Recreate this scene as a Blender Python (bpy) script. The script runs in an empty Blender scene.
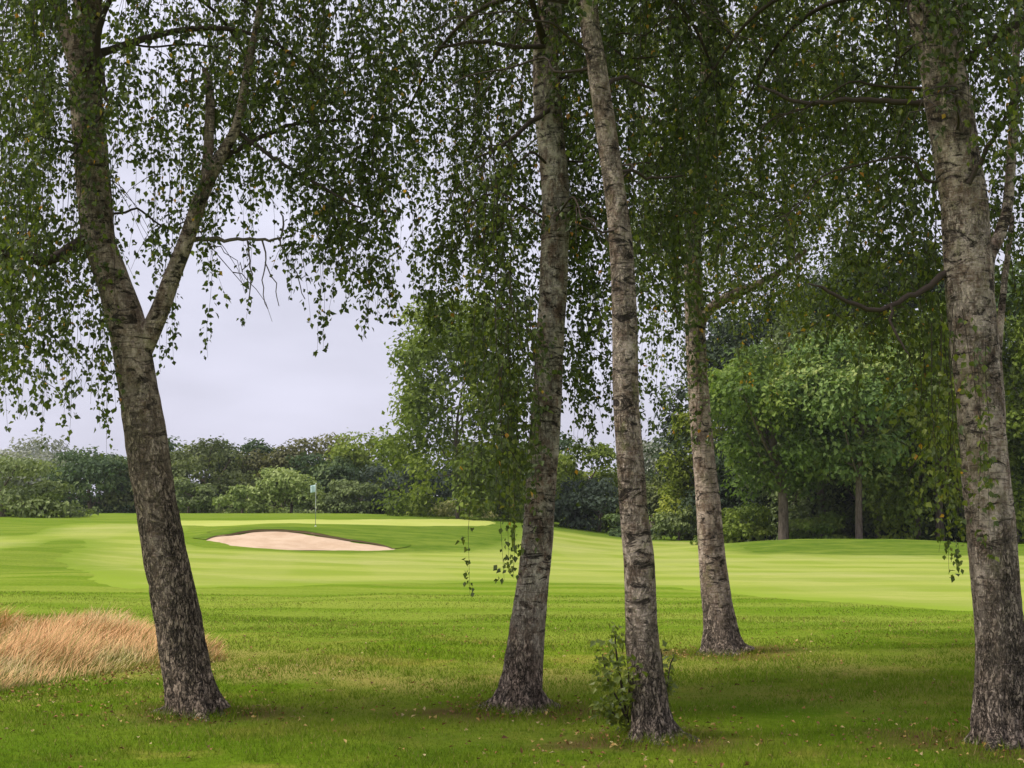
import bpy, bmesh, math, random
import numpy as np
from mathutils import Vector, noise as mnoise
from mathutils.geometry import delaunay_2d_cdt

random.seed(7)
rng = np.random.default_rng(11)
R = math.radians
scene = bpy.context.scene
col = scene.collection

# ------------------------------------------------------------------ camera
F = 1422.0                      # focal length in pixels of the 1024 px wide frame
EYE = 1.7
PITCH = math.atan(116.0 / F)    # horizon sits at y = 500
cam_d = bpy.data.cameras.new("camera")
cam_d.sensor_width = 36.0
cam_d.lens = 36.0 * F / 1024.0
cam_d.clip_start = 0.1
cam_d.clip_end = 9000
cam = bpy.data.objects.new("camera", cam_d)
cam.location = (0, 0, EYE)
cam.rotation_euler = (R(90) + PITCH, 0, 0)
col.objects.link(cam)
scene.camera = cam

# ------------------------------------------------------------------ sky, sun, exposure
SUN_EL, SUN_AZ = R(55), R(-98)    # azimuth measured from +Y towards +X: light comes from the left
world = bpy.data.worlds.new("World")
scene.world = world
world.use_nodes = True
wn, wl = world.node_tree.nodes, world.node_tree.links
wn.clear()
w_out = wn.new("ShaderNodeOutputWorld")
w_bg = wn.new("ShaderNodeBackground")
w_bg.inputs["Strength"].default_value = 0.1
sky = wn.new("ShaderNodeTexSky")
sky.sky_type = 'NISHITA'
sky.sun_disc = False
sky.sun_elevation = SUN_EL
sky.sun_rotation = SUN_AZ
sky.air_density = 1.0
sky.dust_density = 2.0
geo = wn.new("ShaderNodeTexCoord")
sep = wn.new("ShaderNodeSeparateXYZ")
wl.new(geo.outputs["Generated"], sep.inputs[0])
ramp = wn.new("ShaderNodeValToRGB")           # overcast dome: pale at the horizon, brighter overhead
ramp.color_ramp.elements[0].position = 0.0
ramp.color_ramp.elements[0].color = (0.640, 0.632, 0.770, 1)
ramp.color_ramp.elements[1].position = 0.30
ramp.color_ramp.elements[1].color = (0.73, 0.728, 0.85, 1)
e = ramp.color_ramp.elements.new(1.0)
e.color = (0.66, 0.66, 0.72, 1)
wl.new(sep.outputs["Z"], ramp.inputs[0])
mapn = wn.new("ShaderNodeMapping")
mapn.inputs["Scale"].default_value = (2.6, 2.6, 9.0)
wl.new(geo.outputs["Generated"], mapn.inputs[0])
cn = wn.new("ShaderNodeTexNoise")
cn.inputs["Scale"].default_value = 1.6
cn.inputs["Detail"].default_value = 5
wl.new(mapn.outputs[0], cn.inputs["Vector"])
cm = wn.new("ShaderNodeMapRange")
cm.inputs["From Min"].default_value = 0.3
cm.inputs["From Max"].default_value = 0.7
cm.inputs["To Min"].default_value = 8.7
cm.inputs["To Max"].default_value = 11.3
wl.new(cn.outputs["Fac"], cm.inputs["Value"])
vm = wn.new("ShaderNodeVectorMath"); vm.operation = 'SCALE'
wl.new(ramp.outputs[0], vm.inputs[0]); wl.new(cm.outputs[0], vm.inputs["Scale"])
mx = wn.new("ShaderNodeMix"); mx.data_type = 'RGBA'
mx.inputs["Factor"].default_value = 0.92
wl.new(sky.outputs[0], mx.inputs["A"]); wl.new(vm.outputs[0], mx.inputs["B"])
wl.new(mx.outputs["Result"], w_bg.inputs["Color"])
wl.new(w_bg.outputs[0], w_out.inputs["Surface"])

sun_d = bpy.data.lights.new("sun", 'SUN')
sun_d.energy = 3.9
sun_d.angle = R(15)
sun_d.color = (1.0, 0.95, 0.86)
sun = bpy.data.objects.new("sun", sun_d)
dvec = Vector((math.sin(SUN_AZ) * math.cos(SUN_EL), math.cos(SUN_AZ) * math.cos(SUN_EL), math.sin(SUN_EL)))
sun.rotation_euler = dvec.to_track_quat('Z', 'Y').to_euler()
sun.location = (-30, 10, 60)
col.objects.link(sun)

vs = scene.view_settings
vs.view_transform = 'Standard'
vs.look = 'None'
vs.exposure = 0.22
vs.gamma = 1.0
vs.use_curve_mapping = False
try:
    cy = scene.cycles
    cy.max_bounces = 7
    cy.diffuse_bounces = 5
    cy.glossy_bounces = 2
    cy.transmission_bounces = 4
    cy.volume_bounces = 0
    cy.use_denoising = True
    cy.sample_clamp_indirect = 6
except Exception:
    pass

# ------------------------------------------------------------------ helpers
def at(px, py, Y):
    """world point at distance Y ahead of the camera, seen at the photo's pixel (px, py)"""
    u = (px - 512.0) / F
    v = (384.0 - py) / F
    c, s = math.cos(PITCH), math.sin(PITCH)
    dy, dz = c - s * v, s + c * v
    k = Y / dy
    return np.array([u * k, Y, EYE + dz * k])

def sstep(a, b, x):
    t = np.clip((x - a) / (b - a), 0, 1)
    return t * t * (3 - 2 * t)

def height(x, y):
    """the lie of the land"""
    x = np.asarray(x, float); y = np.asarray(y, float)
    h = -0.72 * sstep(14, 66, y) * 0.55 - 0.45 * np.clip((y - 16) / 49, 0, 1) * 0.72
    h = h + np.clip(-0.03 * x, -0.10, 0.36) * sstep(18, 58, y)
    # raised green with a bank on its near side
    lat = (1 - sstep(-3.0, 8.5, x + 0.10 * (78 - y))) * sstep(-75, -42, x)
    steep = sstep(-17, -12.5, x)
    ramp_s = sstep(60.2, 67.5, y)
    ramp_g = sstep(46, 86, y)
    up = (ramp_s * steep + ramp_g * (1 - steep))
    plat = 0.80 * up + 0.27 * sstep(67, 102, y)
    plat = plat * (1 - sstep(106, 126, y))
    h = h + plat * lat
    # mound on the right, and its neighbour beyond the frame edge
    h = h + 0.62 * np.exp(-(np.abs((x - 16.6) / 7.6)) ** 3.2 - ((y - 70) / 4.6) ** 2)
    h = h + 0.50 * np.exp(-(np.abs((x - 29.5) / 4.6)) ** 3.0 - ((y - 70) / 4.6) ** 2)
    # rough hummocks on the left
    h = h + 0.38 * np.exp(-((x + 15.5) / 3.6) ** 2 - ((y - 44) / 6.5) ** 2)
    h = h + 0.30 * np.exp(-((x + 32) / 5.0) ** 2 - ((y - 78) / 7) ** 2)
    h = h + 0.16 * np.exp(-((x + 9.5) / 2.6) ** 2 - ((y - 33) / 3.5) ** 2)
    # soft unevenness
    h = h + 0.025 * np.sin(x * 0.9 + 0.5 * np.sin(y * 0.37)) * np.sin(y * 0.61 + 1.3) * (1 - 0.5 * sstep(30, 60, y))
    h = h + 0.012 * np.sin(x * 2.1 + y * 0.8) * np.sin(y * 1.7 - x * 0.6)
    return h

def ground(px, py):
    """where the line of sight through a pixel meets the land"""
    ys = np.concatenate([np.arange(7, 60, 0.1), np.arange(60, 130, 0.05), np.arange(130, 600, 0.5)])
    u = (px - 512.0) / F; v = (384.0 - py) / F
    c, s = math.cos(PITCH), math.sin(PITCH)
    k = ys / (c - s * v)
    x = u * k; z = EYE + (s + c * v) * k
    hit = np.nonzero(z <= height(x, ys))[0]
    i = hit[0] if len(hit) else len(ys) - 1
    return x[i], ys[i]

def tag(o, label=None, cat=None, group=None, kind=None):
    if label: o["label"] = label
    if cat: o["category"] = cat
    if group: o["group"] = group
    if kind: o["kind"] = kind
    return o

def empty(name, loc, label, cat, group=None):
    o = bpy.data.objects.new(name, None)
    o.empty_display_size = 0.3
    o.location = tuple(float(a) for a in loc)
    col.objects.link(o)
    return tag(o, label, cat, group)

class MB:
    """collects vertices and faces (mixed 3/4-gons) with a material index and a tint per face"""
    def __init__(self):
        self.v, self.f, self.m, self.t, self.n = [], [], [], [], 0
    def add(self, v, f, mat=0, tint=0.5):
        v = np.asarray(v, np.float32).reshape(-1, 3); f = np.asarray(f, np.int64)
        self.v.append(v); self.f.append(f + self.n); self.n += len(v)
        k = len(f)
        self.m.append(np.full(k, mat, np.int32))
        self.t.append(np.broadcast_to(np.asarray(tint, np.float32), (k,)).copy())
    def build(self, name, mats, parent=None, origin=(0, 0, 0), smooth=False, vattr=None):
        me = bpy.data.meshes.new(name)
        V = np.concatenate(self.v) - np.asarray(origin, np.float32)
        me.vertices.add(len(V)); me.vertices.foreach_set("co", V.astype(np.float32).ravel())
        loops = np.concatenate([f.ravel() for f in self.f])
        sizes = np.concatenate([np.full(len(f), f.shape[1]) for f in self.f])
        starts = np.concatenate([[0], np.cumsum(sizes)[:-1]])
        me.loops.add(len(loops)); me.loops.foreach_set("vertex_index", loops.astype(np.int32))
        me.polygons.add(len(sizes)); me.polygons.foreach_set("loop_start", starts.astype(np.int32))
        me.polygons.foreach_set("material_index", np.concatenate(self.m))
        me.polygons.foreach_set("use_smooth", np.full(len(sizes), smooth, bool))
        for m in (mats if isinstance(mats, (list, tuple)) else [mats]): me.materials.append(m)
        a = me.attributes.new("tint", 'FLOAT', 'FACE'); a.data.foreach_set("value", np.concatenate(self.t))
        for k, arr in (vattr or {}).items():
            a = me.attributes.new(k, 'FLOAT', 'POINT'); a.data.foreach_set("value", np.asarray(arr, np.float32))
        me.update(calc_edges=True); me.validate()
        o = bpy.data.objects.new(name, me); col.objects.link(o)
        if parent is not None: o.parent = parent
        else: o.location = tuple(float(a) for a in origin)
        return o

def unit(a):
    return a / np.maximum(np.linalg.norm(a, axis=-1, keepdims=True), 1e-9)

def leaves(mb, P, D, N, L, W, tint, mat=0, fold=0.18):
    """kite-shaped leaves: stalk end at P, pointing along D, facing N"""
    D = unit(D); N = unit(N - D * np.sum(N * D, -1, keepdims=True)); S = np.cross(D, N)
    L = np.broadcast_to(L, (len(P),))[:, None]; W = np.broadcast_to(W, (len(P),))[:, None]
    a = P; c = P + D * L - N * L * 0.10
    b = P + D * L * 0.38 + S * W * 0.5 + N * W * fold
    d = P + D * L * 0.38 - S * W * 0.5 + N * W * fold
    V = np.stack([a, b, c, d], 1).reshape(-1, 3)
    mb.add(V, np.arange(len(P) * 4).reshape(-1, 4), mat, tint)

def catmull(pts, n):
    P = np.asarray(pts, float)
    P = np.vstack([2 * P[0] - P[1], P, 2 * P[-1] - P[-2]])
    seg = np.linalg.norm(np.diff(P[1:-1, :3], axis=0), axis=1)
    cum = np.concatenate([[0], np.cumsum(seg)])
    s = np.linspace(0, cum[-1], n)
    i = np.clip(np.searchsorted(cum, s, side='right') - 1, 0, len(seg) - 1)
    t = ((s - cum[i]) / np.maximum(seg[i], 1e-9))[:, None]
    p0, p1, p2, p3 = P[i], P[i + 1], P[i + 2], P[i + 3]
    return 0.5 * ((2 * p1) + (-p0 + p2) * t + (2 * p0 - 5 * p1 + 4 * p2 - p3) * t ** 2 + (-p0 + 3 * p1 - 3 * p2 + p3) * t ** 3)

def sweep(mb, C, rad, nseg=8, mat=0, disp=None, cap=True, tint=0.5):
    """tube along C with radius rad; disp(ring index, theta) -> radius factor"""
    C = np.asarray(C, float); n = len(C)
    T = unit(np.gradient(C, axis=0))
    up = np.array([0., 1., 0.]) if abs(T[0][1]) < 0.9 else np.array([1., 0., 0.])
    U = np.zeros_like(C)
    u = up - T[0] * np.dot(up, T[0])
    for i in range(n):
        u = u - T[i] * np.dot(u, T[i]); u = u / max(np.linalg.norm(u), 1e-9); U[i] = u
    W = np.cross(T, U)
    th = np.arange(nseg) / nseg * 2 * np.pi
    r = np.broadcast_to(np.asarray(rad, float), (n,))[:, None] * np.ones((n, nseg))
    if disp is not None: r = r * disp
    V = C[:, None, :] + U[:, None, :] * (np.cos(th)[None, :, None] * r[..., None]) + W[:, None, :] * (np.sin(th)[None, :, None] * r[..., None])
    i, j = np.meshgrid(np.arange(n - 1), np.arange(nseg), indexing='ij')
    j2 = (j + 1) % nseg
    Fq = np.stack([i * nseg + j, i * nseg + j2, (i + 1) * nseg + j2, (i + 1) * nseg + j], -1).reshape(-1, 4)
    mb.add(V.reshape(-1, 3), Fq, mat, tint)
    if cap:
        tip = C[-1] + T[-1] * float(np.atleast_1d(rad)[-1]) * 0.8
        k = mb.n - nseg
        mb.v.append(np.asarray([tip], np.float32)); ti = mb.n; mb.n += 1
        fc = np.stack([k + np.arange(nseg), k + (np.arange(nseg) + 1) % nseg, np.full(nseg, ti)], -1)
        mb.f.append(fc); mb.m.append(np.full(nseg, mat, np.int32)); mb.t.append(np.full(nseg, tint, np.float32))

# ------------------------------------------------------------------ materials
class Mat:
    def __init__(self, name):
        self.m = bpy.data.materials.new(name); self.m.use_nodes = True
        self.nt = self.m.node_tree; self.nt.nodes.clear()
        self.out = self.nt.nodes.new("ShaderNodeOutputMaterial")
    def n(self, t, **kw):
        x = self.nt.nodes.new(t)
        for k, v in kw.items():
            if k in x.inputs: x.inputs[k].default_value = v
            else: setattr(x, k, v)
        return x
    def l(self, a, b): self.nt.links.new(a, b)
    def coord(self, scale=(1, 1, 1), out="Object", rot=(0, 0, 0)):
        c = self.n("ShaderNodeTexCoord"); m = self.n("ShaderNodeMapping")
        m.inputs["Scale"].default_value = scale; m.inputs["Rotation"].default_value = rot
        self.l(c.outputs[out], m.inputs[0]); return m.outputs[0]
    def noise(self, vec, scale, detail=4, rough=0.55, dist=0.0):
        x = self.n("ShaderNodeTexNoise"); x.inputs["Scale"].default_value = scale
        x.inputs["Detail"].default_value = detail; x.inputs["Roughness"].default_value = rough
        x.inputs["Distortion"].default_value = dist
        self.l(vec, x.inputs["Vector"]); return x.outputs["Fac"]
    def rng(self, v, a, b, c=0.0, d=1.0):
        x = self.n("ShaderNodeMapRange"); x.interpolation_type = 'SMOOTHSTEP'
        for k, val in zip(("From Min", "From Max", "To Min", "To Max"), (a, b, c, d)): x.inputs[k].default_value = val
        self.l(v, x.inputs["Value"]); return x.outputs[0]
    def mix(self, fac, a, b):
        x = self.n("ShaderNodeMix"); x.data_type = 'RGBA'
        for s, v in (("Factor", fac), ("A", a), ("B", b)):
            if isinstance(v, (int, float)): x.inputs[s].default_value = v
            elif isinstance(v, tuple): x.inputs[s].default_value = (*v, 1) if len(v) == 3 else v
            else: self.l(v, x.inputs[s])
        return x.outputs["Result"]
    def math(self, op, a, b=0.0):
        x = self.n("ShaderNodeMath"); x.operation = op
        for i, v in ((0, a), (1, b)):
            if isinstance(v, (int, float)): x.inputs[i].default_value = v
            else: self.l(v, x.inputs[i])
        return x.outputs[0]
    def attr(self, name):
        x = self.n("ShaderNodeAttribute"); x.attribute_name = name; return x.outputs["Fac"]
    def ramp(self, v, stops):
        x = self.n("ShaderNodeValToRGB"); el = x.color_ramp.elements
        while len(el) < len(stops): el.new(0.5)
        for k, (p, c) in zip(el, stops): k.position = p; k.color = (*c, 1)
        self.l(v, x.inputs[0]); return x.outputs[0]
    def surf(self, color, rough=0.8, spec=0.3, bump=None, bstr=0.5, bdist=0.02):
        p = self.n("ShaderNodeBsdfPrincipled")
        if isinstance(color, tuple): p.inputs["Base Color"].default_value = (*color, 1)
        else: self.l(color, p.inputs["Base Color"])
        p.inputs["Roughness"].default_value = rough
        p.inputs["Specular IOR Level"].default_value = spec
        if bump is not None:
            b = self.n("ShaderNodeBump"); b.inputs["Strength"].default_value = bstr; b.inputs["Distance"].default_value = bdist
            self.l(bump, b.inputs["Height"]); self.l(b.outputs[0], p.inputs["Normal"])
        self.l(p.outputs[0], self.out.inputs[0]); self.p = p
        return self.m

def leaf_mat(name, stops, trans=0.35, rough=0.5, spec=0.35, tboost=1.5):
    M = Mat(name)
    c = M.ramp(M.attr("tint"), stops)
    p = M.n("ShaderNodeBsdfPrincipled"); p.inputs["Roughness"].default_value = rough
    p.inputs["Specular IOR Level"].default_value = spec
    M.l(c, p.inputs["Base Color"])
    t = M.n("ShaderNodeBsdfTranslucent")
    v = M.n("ShaderNodeVectorMath"); v.operation = 'MULTIPLY'; v.inputs[1].default_value = (tboost, tboost * 1.05, tboost * 0.6)
    M.l(c, v.inputs[0]); M.l(v.outputs[0], t.inputs["Color"])
    mx = M.n("ShaderNodeMixShader"); mx.inputs[0].default_value = trans
    M.l(p.outputs[0], mx.inputs[1]); M.l(t.outputs[0], mx.inputs[2]); M.l(mx.outputs[0], M.out.inputs[0])
    return M.m

def rough_turf_color(M, v):
    """colour of the unmown turf: patches of fresh green, dry straw and thatch"""
    big = M.noise(v, 0.16, 4, 0.6); mid = M.noise(v, 0.9, 5, 0.65); fine = M.noise(v, 14, 4, 0.7)
    c = M.mix(M.rng(big, 0.36, 0.64), (0.112, 0.205, 0.010), (0.222, 0.295, 0.024))
    c = M.mix(M.rng(mid, 0.50, 0.70), c, (0.335, 0.305, 0.058))
    st = M.n("ShaderNodeMapping"); st.inputs["Scale"].default_value = (0.10, 0.55, 0.5); M.l(v, st.inputs[0])
    streak = M.noise(st.outputs[0], 1.0, 3, 0.55)
    c = M.mix(M.rng(streak, 0.46, 0.66, 0.0, 0.6), c, (0.105, 0.200, 0.005))
    sp = M.n("ShaderNodeSeparateXYZ"); M.l(v, sp.inputs[0])
    cut = M.rng(M.math('ADD', sp.outputs[1], M.math('MULTIPLY', M.math('SUBTRACT', big, 0.5), 9.0)), 15.5, 20.5, 0.0, 0.85)
    s2 = M.n("ShaderNodeMapping"); s2.inputs["Scale"].default_value = (0.06, 0.75, 0.5); s2.inputs["Rotation"].default_value = (0, 0, 0.06); M.l(v, s2.inputs[0])
    cutc = M.mix(M.rng(M.noise(s2.outputs[0], 1.0, 4, 0.6), 0.38, 0.62), (0.150, 0.240, 0.020), (0.262, 0.322, 0.050))
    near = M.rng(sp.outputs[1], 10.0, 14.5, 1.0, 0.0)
    c = M.mix(M.math('MULTIPLY', near, M.rng(M.noise(v, 0.55, 5, 0.65), 0.36, 0.56, 0.75, 0.15)), c, (0.062, 0.135, 0.007))  # foreground tree shade painted into the turf as darker green patches
    c = M.mix(cut, c, cutc)
    c = M.mix(M.rng(fine, 0.35, 0.7, 0.0, 0.45), c, (0.07, 0.11, 0.006))
    return c

M = Mat("rough_turf"); v = M.coord()
c = rough_turf_color(M, v)
pale = M.noise(v, 0.35, 4, 0.6)
c = M.mix(M.math('MULTIPLY', M.attr("worn"), M.rng(pale, 0.35, 0.6)), c, (0.31, 0.255, 0.080))
c = M.mix(M.attr("bank"), c, M.mix(M.rng(M.noise(M.coord((0.5, 1.6, 1)), 0.9, 6, 0.75), 0.32, 0.68), (0.070, 0.132, 0.013), (0.158, 0.212, 0.030)))
c = M.mix(M.attr("soil"), c, M.mix(M.noise(v, 9, 5, 0.7), (0.075, 0.045, 0.022), (0.17, 0.105, 0.05)))
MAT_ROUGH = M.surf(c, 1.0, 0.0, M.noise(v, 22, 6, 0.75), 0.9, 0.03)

M = Mat("turf_blades"); v = M.coord()
c = rough_turf_color(M, v)
c = M.mix(M.rng(M.attr("tint"), 0.0, 1.0, 0.0, 0.6), c, (0.22, 0.29, 0.025))
c = M.mix(M.rng(M.attr("tint"), 0.93, 0.94), c, (0.34, 0.26, 0.10))
p = M.n("ShaderNodeBsdfPrincipled"); p.inputs["Roughness"].default_value = 0.8; p.inputs["Specular IOR Level"].default_value = 0.02
M.l(c, p.inputs["Base Color"])
t = M.n("ShaderNodeBsdfTranslucent"); M.l(c, t.inputs["Color"])
mxs = M.n("ShaderNodeMixShader"); mxs.inputs[0].default_value = 0.3
M.l(p.outputs[0], mxs.inputs[1]); M.l(t.outputs[0], mxs.inputs[2]); M.l(mxs.outputs[0], M.out.inputs[0])
MAT_BLADE = M.m

M = Mat("fairway_turf"); v = M.coord()
wv = M.n("ShaderNodeTexWave"); wv.wave_type = 'BANDS'; wv.bands_direction = 'Y'; wv.wave_profile = 'SIN'
wv.inputs["Scale"].default_value = 0.052; wv.inputs["Distortion"].default_value = 3.4
wv.inputs["Detail"].default_value = 2; wv.inputs["Detail Scale"].default_value = 0.35
M.l(M.coord((0.4, 1, 0), rot=(0, 0, R(14))), wv.inputs["Vector"])
w2 = M.n("ShaderNodeTexWave"); w2.wave_type = 'BANDS'; w2.bands_direction = 'X'
w2.inputs["Scale"].default_value = 0.075; w2.inputs["Distortion"].default_value = 0.8
M.l(M.coord((1, 0.35, 0), rot=(0, 0, R(-20))), w2.inputs["Vector"])
big = M.noise(M.coord((0.5, 1, 1)), 0.14, 4, 0.6)
c = M.mix(M.rng(wv.outputs["Fac"], 0.15, 0.85), (0.218, 0.272, 0.044), (0.305, 0.335, 0.076))
c = M.mix(M.rng(w2.outputs["Fac"], 0.3, 0.7, 0.0, 0.35), c, (0.335, 0.345, 0.105))
c = M.mix(M.rng(big, 0.45, 0.70, 0.0, 0.55), c, (0.365, 0.355, 0.140))
c = M.mix(M.rng(M.noise(v, 3.0, 6, 0.75), 0.35, 0.75, 0, 0.35), c, (0.19, 0.27, 0.04))
en = M.math('ADD', M.attr("edge"), M.math('MULTIPLY', M.math('SUBTRACT', M.noise(M.coord((0.7, 1.4, 1)), 0.8, 5, 0.75), 0.5), 2.4))
c = M.mix(M.rng(M.noise(M.coord((0.35, 1.0, 1)), 1.1, 6, 0.72), 0.38, 0.68, 0, 0.40), c, (0.20, 0.275, 0.030))
ys = M.n("ShaderNodeSeparateXYZ"); M.l(v, ys.inputs[0])
bk = M.math('MULTIPLY', M.rng(ys.outputs[1], 30, 40), M.rng(ys.outputs[0], -12, -5, 0.45, 1.0))
c = M.mix(M.rng(en, 0.05, 2.0, 0.95, 0), c, M.mix(bk, (0.200, 0.278, 0.032), (0.112, 0.172, 0.021)))
MAT_FAIR = M.surf(c, 1.0, 0.0, M.noise(v, 30, 5, 0.7), 0.5, 0.01)

M = Mat("green_turf"); v = M.coord()
c = M.mix(M.rng(M.noise(v, 0.2, 3), 0.35, 0.65), (0.345, 0.385, 0.090), (0.39, 0.415, 0.115))
MAT_GREEN = M.surf(c, 1.0, 0.0, M.noise(v, 40, 3), 0.2, 0.005)

M = Mat("bunker_sand"); v = M.coord()
c = M.mix(M.rng(M.noise(v, 0.9, 5, 0.65), 0.3, 0.7), (0.46, 0.325, 0.22), (0.56, 0.42, 0.30))
c = M.mix(M.rng(M.noise(M.coord((0.6, 2.2, 1)), 1.5, 5, 0.7), 0.55, 0.8, 0, 0.5), c, (0.46, 0.32, 0.22))
MAT_SAND = M.surf(c, 0.95, 0.05, M.noise(v, 5, 6, 0.7), 0.7, 0.06)

M = Mat("lip_soil"); v = M.coord()
c = M.mix(M.rng(M.noise(v, 0.45, 4, 0.7), 0.5, 0.68), (0.085, 0.062, 0.032), (0.30, 0.22, 0.12))
MAT_LIP = M.surf(c, 0.95, 0.05, M.noise(v, 8, 5), 0.8, 0.05)

def bark_birch(pale=1.0, pat0=0.05, pat1=0.45, lichen=0.6, tone=(1, 1, 1)):
    M = Mat("birch_bark")
    pc = lambda *q: tuple(min(0.8, a * pale * t) for a, t in zip(q, tone))
    oi = M.n("ShaderNodeObjectInfo")
    tc = M.n("ShaderNodeTexCoord")
    off = M.n("ShaderNodeVectorMath"); off.operation = 'ADD'
    sc = M.math('MULTIPLY', oi.outputs["Random"], 37.0)
    cmb = M.n("ShaderNodeCombineXYZ"); M.l(sc, cmb.inputs[0]); M.l(sc, cmb.inputs[1])
    M.l(tc.outputs["Object"], off.inputs[0]); M.l(cmb.outputs[0], off.inputs[1])
    def mp(s):
        m = M.n("ShaderNodeMapping"); m.inputs["Scale"].default_value = s
        M.l(off.outputs[0], m.inputs[0]); return m.outputs[0]
    low = M.attr("foot")                          # 1 at the foot of the stem, 0 from about chest height
    c = M.mix(M.rng(M.noise(mp((6, 6, 3.5)), 1.6, 7, 0.74), 0.38, 0.60), pc(0.255, 0.172, 0.124), pc(0.72, 0.565, 0.465))
    c = M.mix(M.rng(M.noise(mp((8, 8, 60)), 1.6, 4, 0.7), 0.52, 0.74, 0, 0.7), c, pc(0.70, 0.60, 0.54))
    len_ = M.rng(M.noise(mp((4, 4, 42)), 1.5, 4, 0.65, 0.5), 0.56, 0.65)          # fine cross lines
    c = M.mix(M.math('MULTIPLY', len_, 0.7), c, (0.085, 0.060, 0.048))
    mot = M.rng(M.noise(mp((13, 13, 11)), 1.5, 6, 0.72), 0.52, 0.66)
    c = M.mix(M.math('MULTIPLY', mot, 0.6), c, (0.095, 0.068, 0.052))
    lich = M.rng(M.noise(mp((5, 5, 3.2)), 1.3, 6, 0.75), 0.52, 0.66)
    c = M.mix(M.math('MULTIPLY', lich, lichen), c, pc(0.31, 0.28, 0.14))
    ring = M.rng(M.noise(mp((3.0, 3.0, 7.5)), 1.6, 7, 0.76, 1.1), 0.535, 0.60)       # dark scars
    c = M.mix(M.math('MULTIPLY', ring, 0.93), c, (0.036, 0.027, 0.022))
    blot = M.rng(M.noise(mp((7, 7, 5)), 1.5, 7, 0.78), 0.56, 0.64)
    c = M.mix(M.math('MULTIPLY', blot, 0.75), c, (0.062, 0.046, 0.036))
    plate = M.noise(mp((17, 17, 6.0)), 1.3, 4, 0.6, 0.6)
    crack = M.rng(M.math('ABSOLUTE', M.math('SUBTRACT', plate, 0.5)), 0.0, 0.060, 1, 0)
    plate2 = M.noise(mp((30, 30, 13)), 1.3, 4, 0.6, 0.4)
    crack2 = M.rng(M.math('ABSOLUTE', M.math('SUBTRACT', plate2, 0.47)), 0.0, 0.055, 1, 0)
    cr = M.math('MAXIMUM', crack, M.math('MULTIPLY', crack2, 0.8))
    pat = M.rng(M.noise(mp((3.5, 3.5, 2.6)), 1.2, 5, 0.7), 0.40, 0.62, pat0, pat1)
    lowm = M.math('MULTIPLY', cr, M.math('MAXIMUM', low, pat))
    plc = M.mix(M.rng(M.noise(mp((20, 20, 9)), 1.5, 5, 0.7), 0.35, 0.65), pc(0.185, 0.140, 0.106), pc(0.54, 0.43, 0.34))
    c = M.mix(M.math('MULTIPLY', low, 0.85), c, plc)
    c = M.mix(M.math('MULTIPLY', lowm, 0.97), c, (0.022, 0.017, 0.014))
    hgt = M.math('SUBTRACT', M.math('MULTIPLY', M.noise(mp((11, 11, 20)), 2.0, 6, 0.75), 1.0), M.math('ADD', M.math('MULTIPLY', lowm, 1.8), M.math('MULTIPLY', ring, 0.6)))
    return M.surf(c, 0.85, 0.2, hgt, 1.0, 0.035)
MAT_BIRCHES = [bark_birch(1.12, 0.08, 0.5, 0.6, (1.03, 1.0, 0.95)), bark_birch(1.25, 0.03, 0.55, 0.3, (1.04, 0.98, 0.97)), bark_birch(1.12, 0.08, 0.65, 0.95),
               bark_birch(1.05, 0.06, 0.45, 0.6), bark_birch(1.14, 0.06, 0.62, 0.6)]

M = Mat("twig_bark"); v = M.coord()
MAT_TWIG = M.surf(M.mix(M.noise(v, 6, 4), (0.036, 0.026, 0.021), (0.085, 0.062, 0.048)), 0.8, 0.2)
M = Mat("dead_twig"); v = M.coord()
MAT_DEAD = M.surf(M.mix(M.noise(v, 8, 4), (0.09, 0.07, 0.055), (0.20, 0.165, 0.14)), 0.85, 0.2)
M = Mat("wood_bark"); v = M.coord((3, 3, 0.8))
MAT_WOOD = M.surf(M.mix(M.rng(M.noise(v, 3, 5, 0.7), 0.3, 0.7), (0.075, 0.056, 0.045), (0.21, 0.165, 0.135)), 0.9, 0.15, M.noise(v, 8, 5), 0.8, 0.05)

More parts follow.
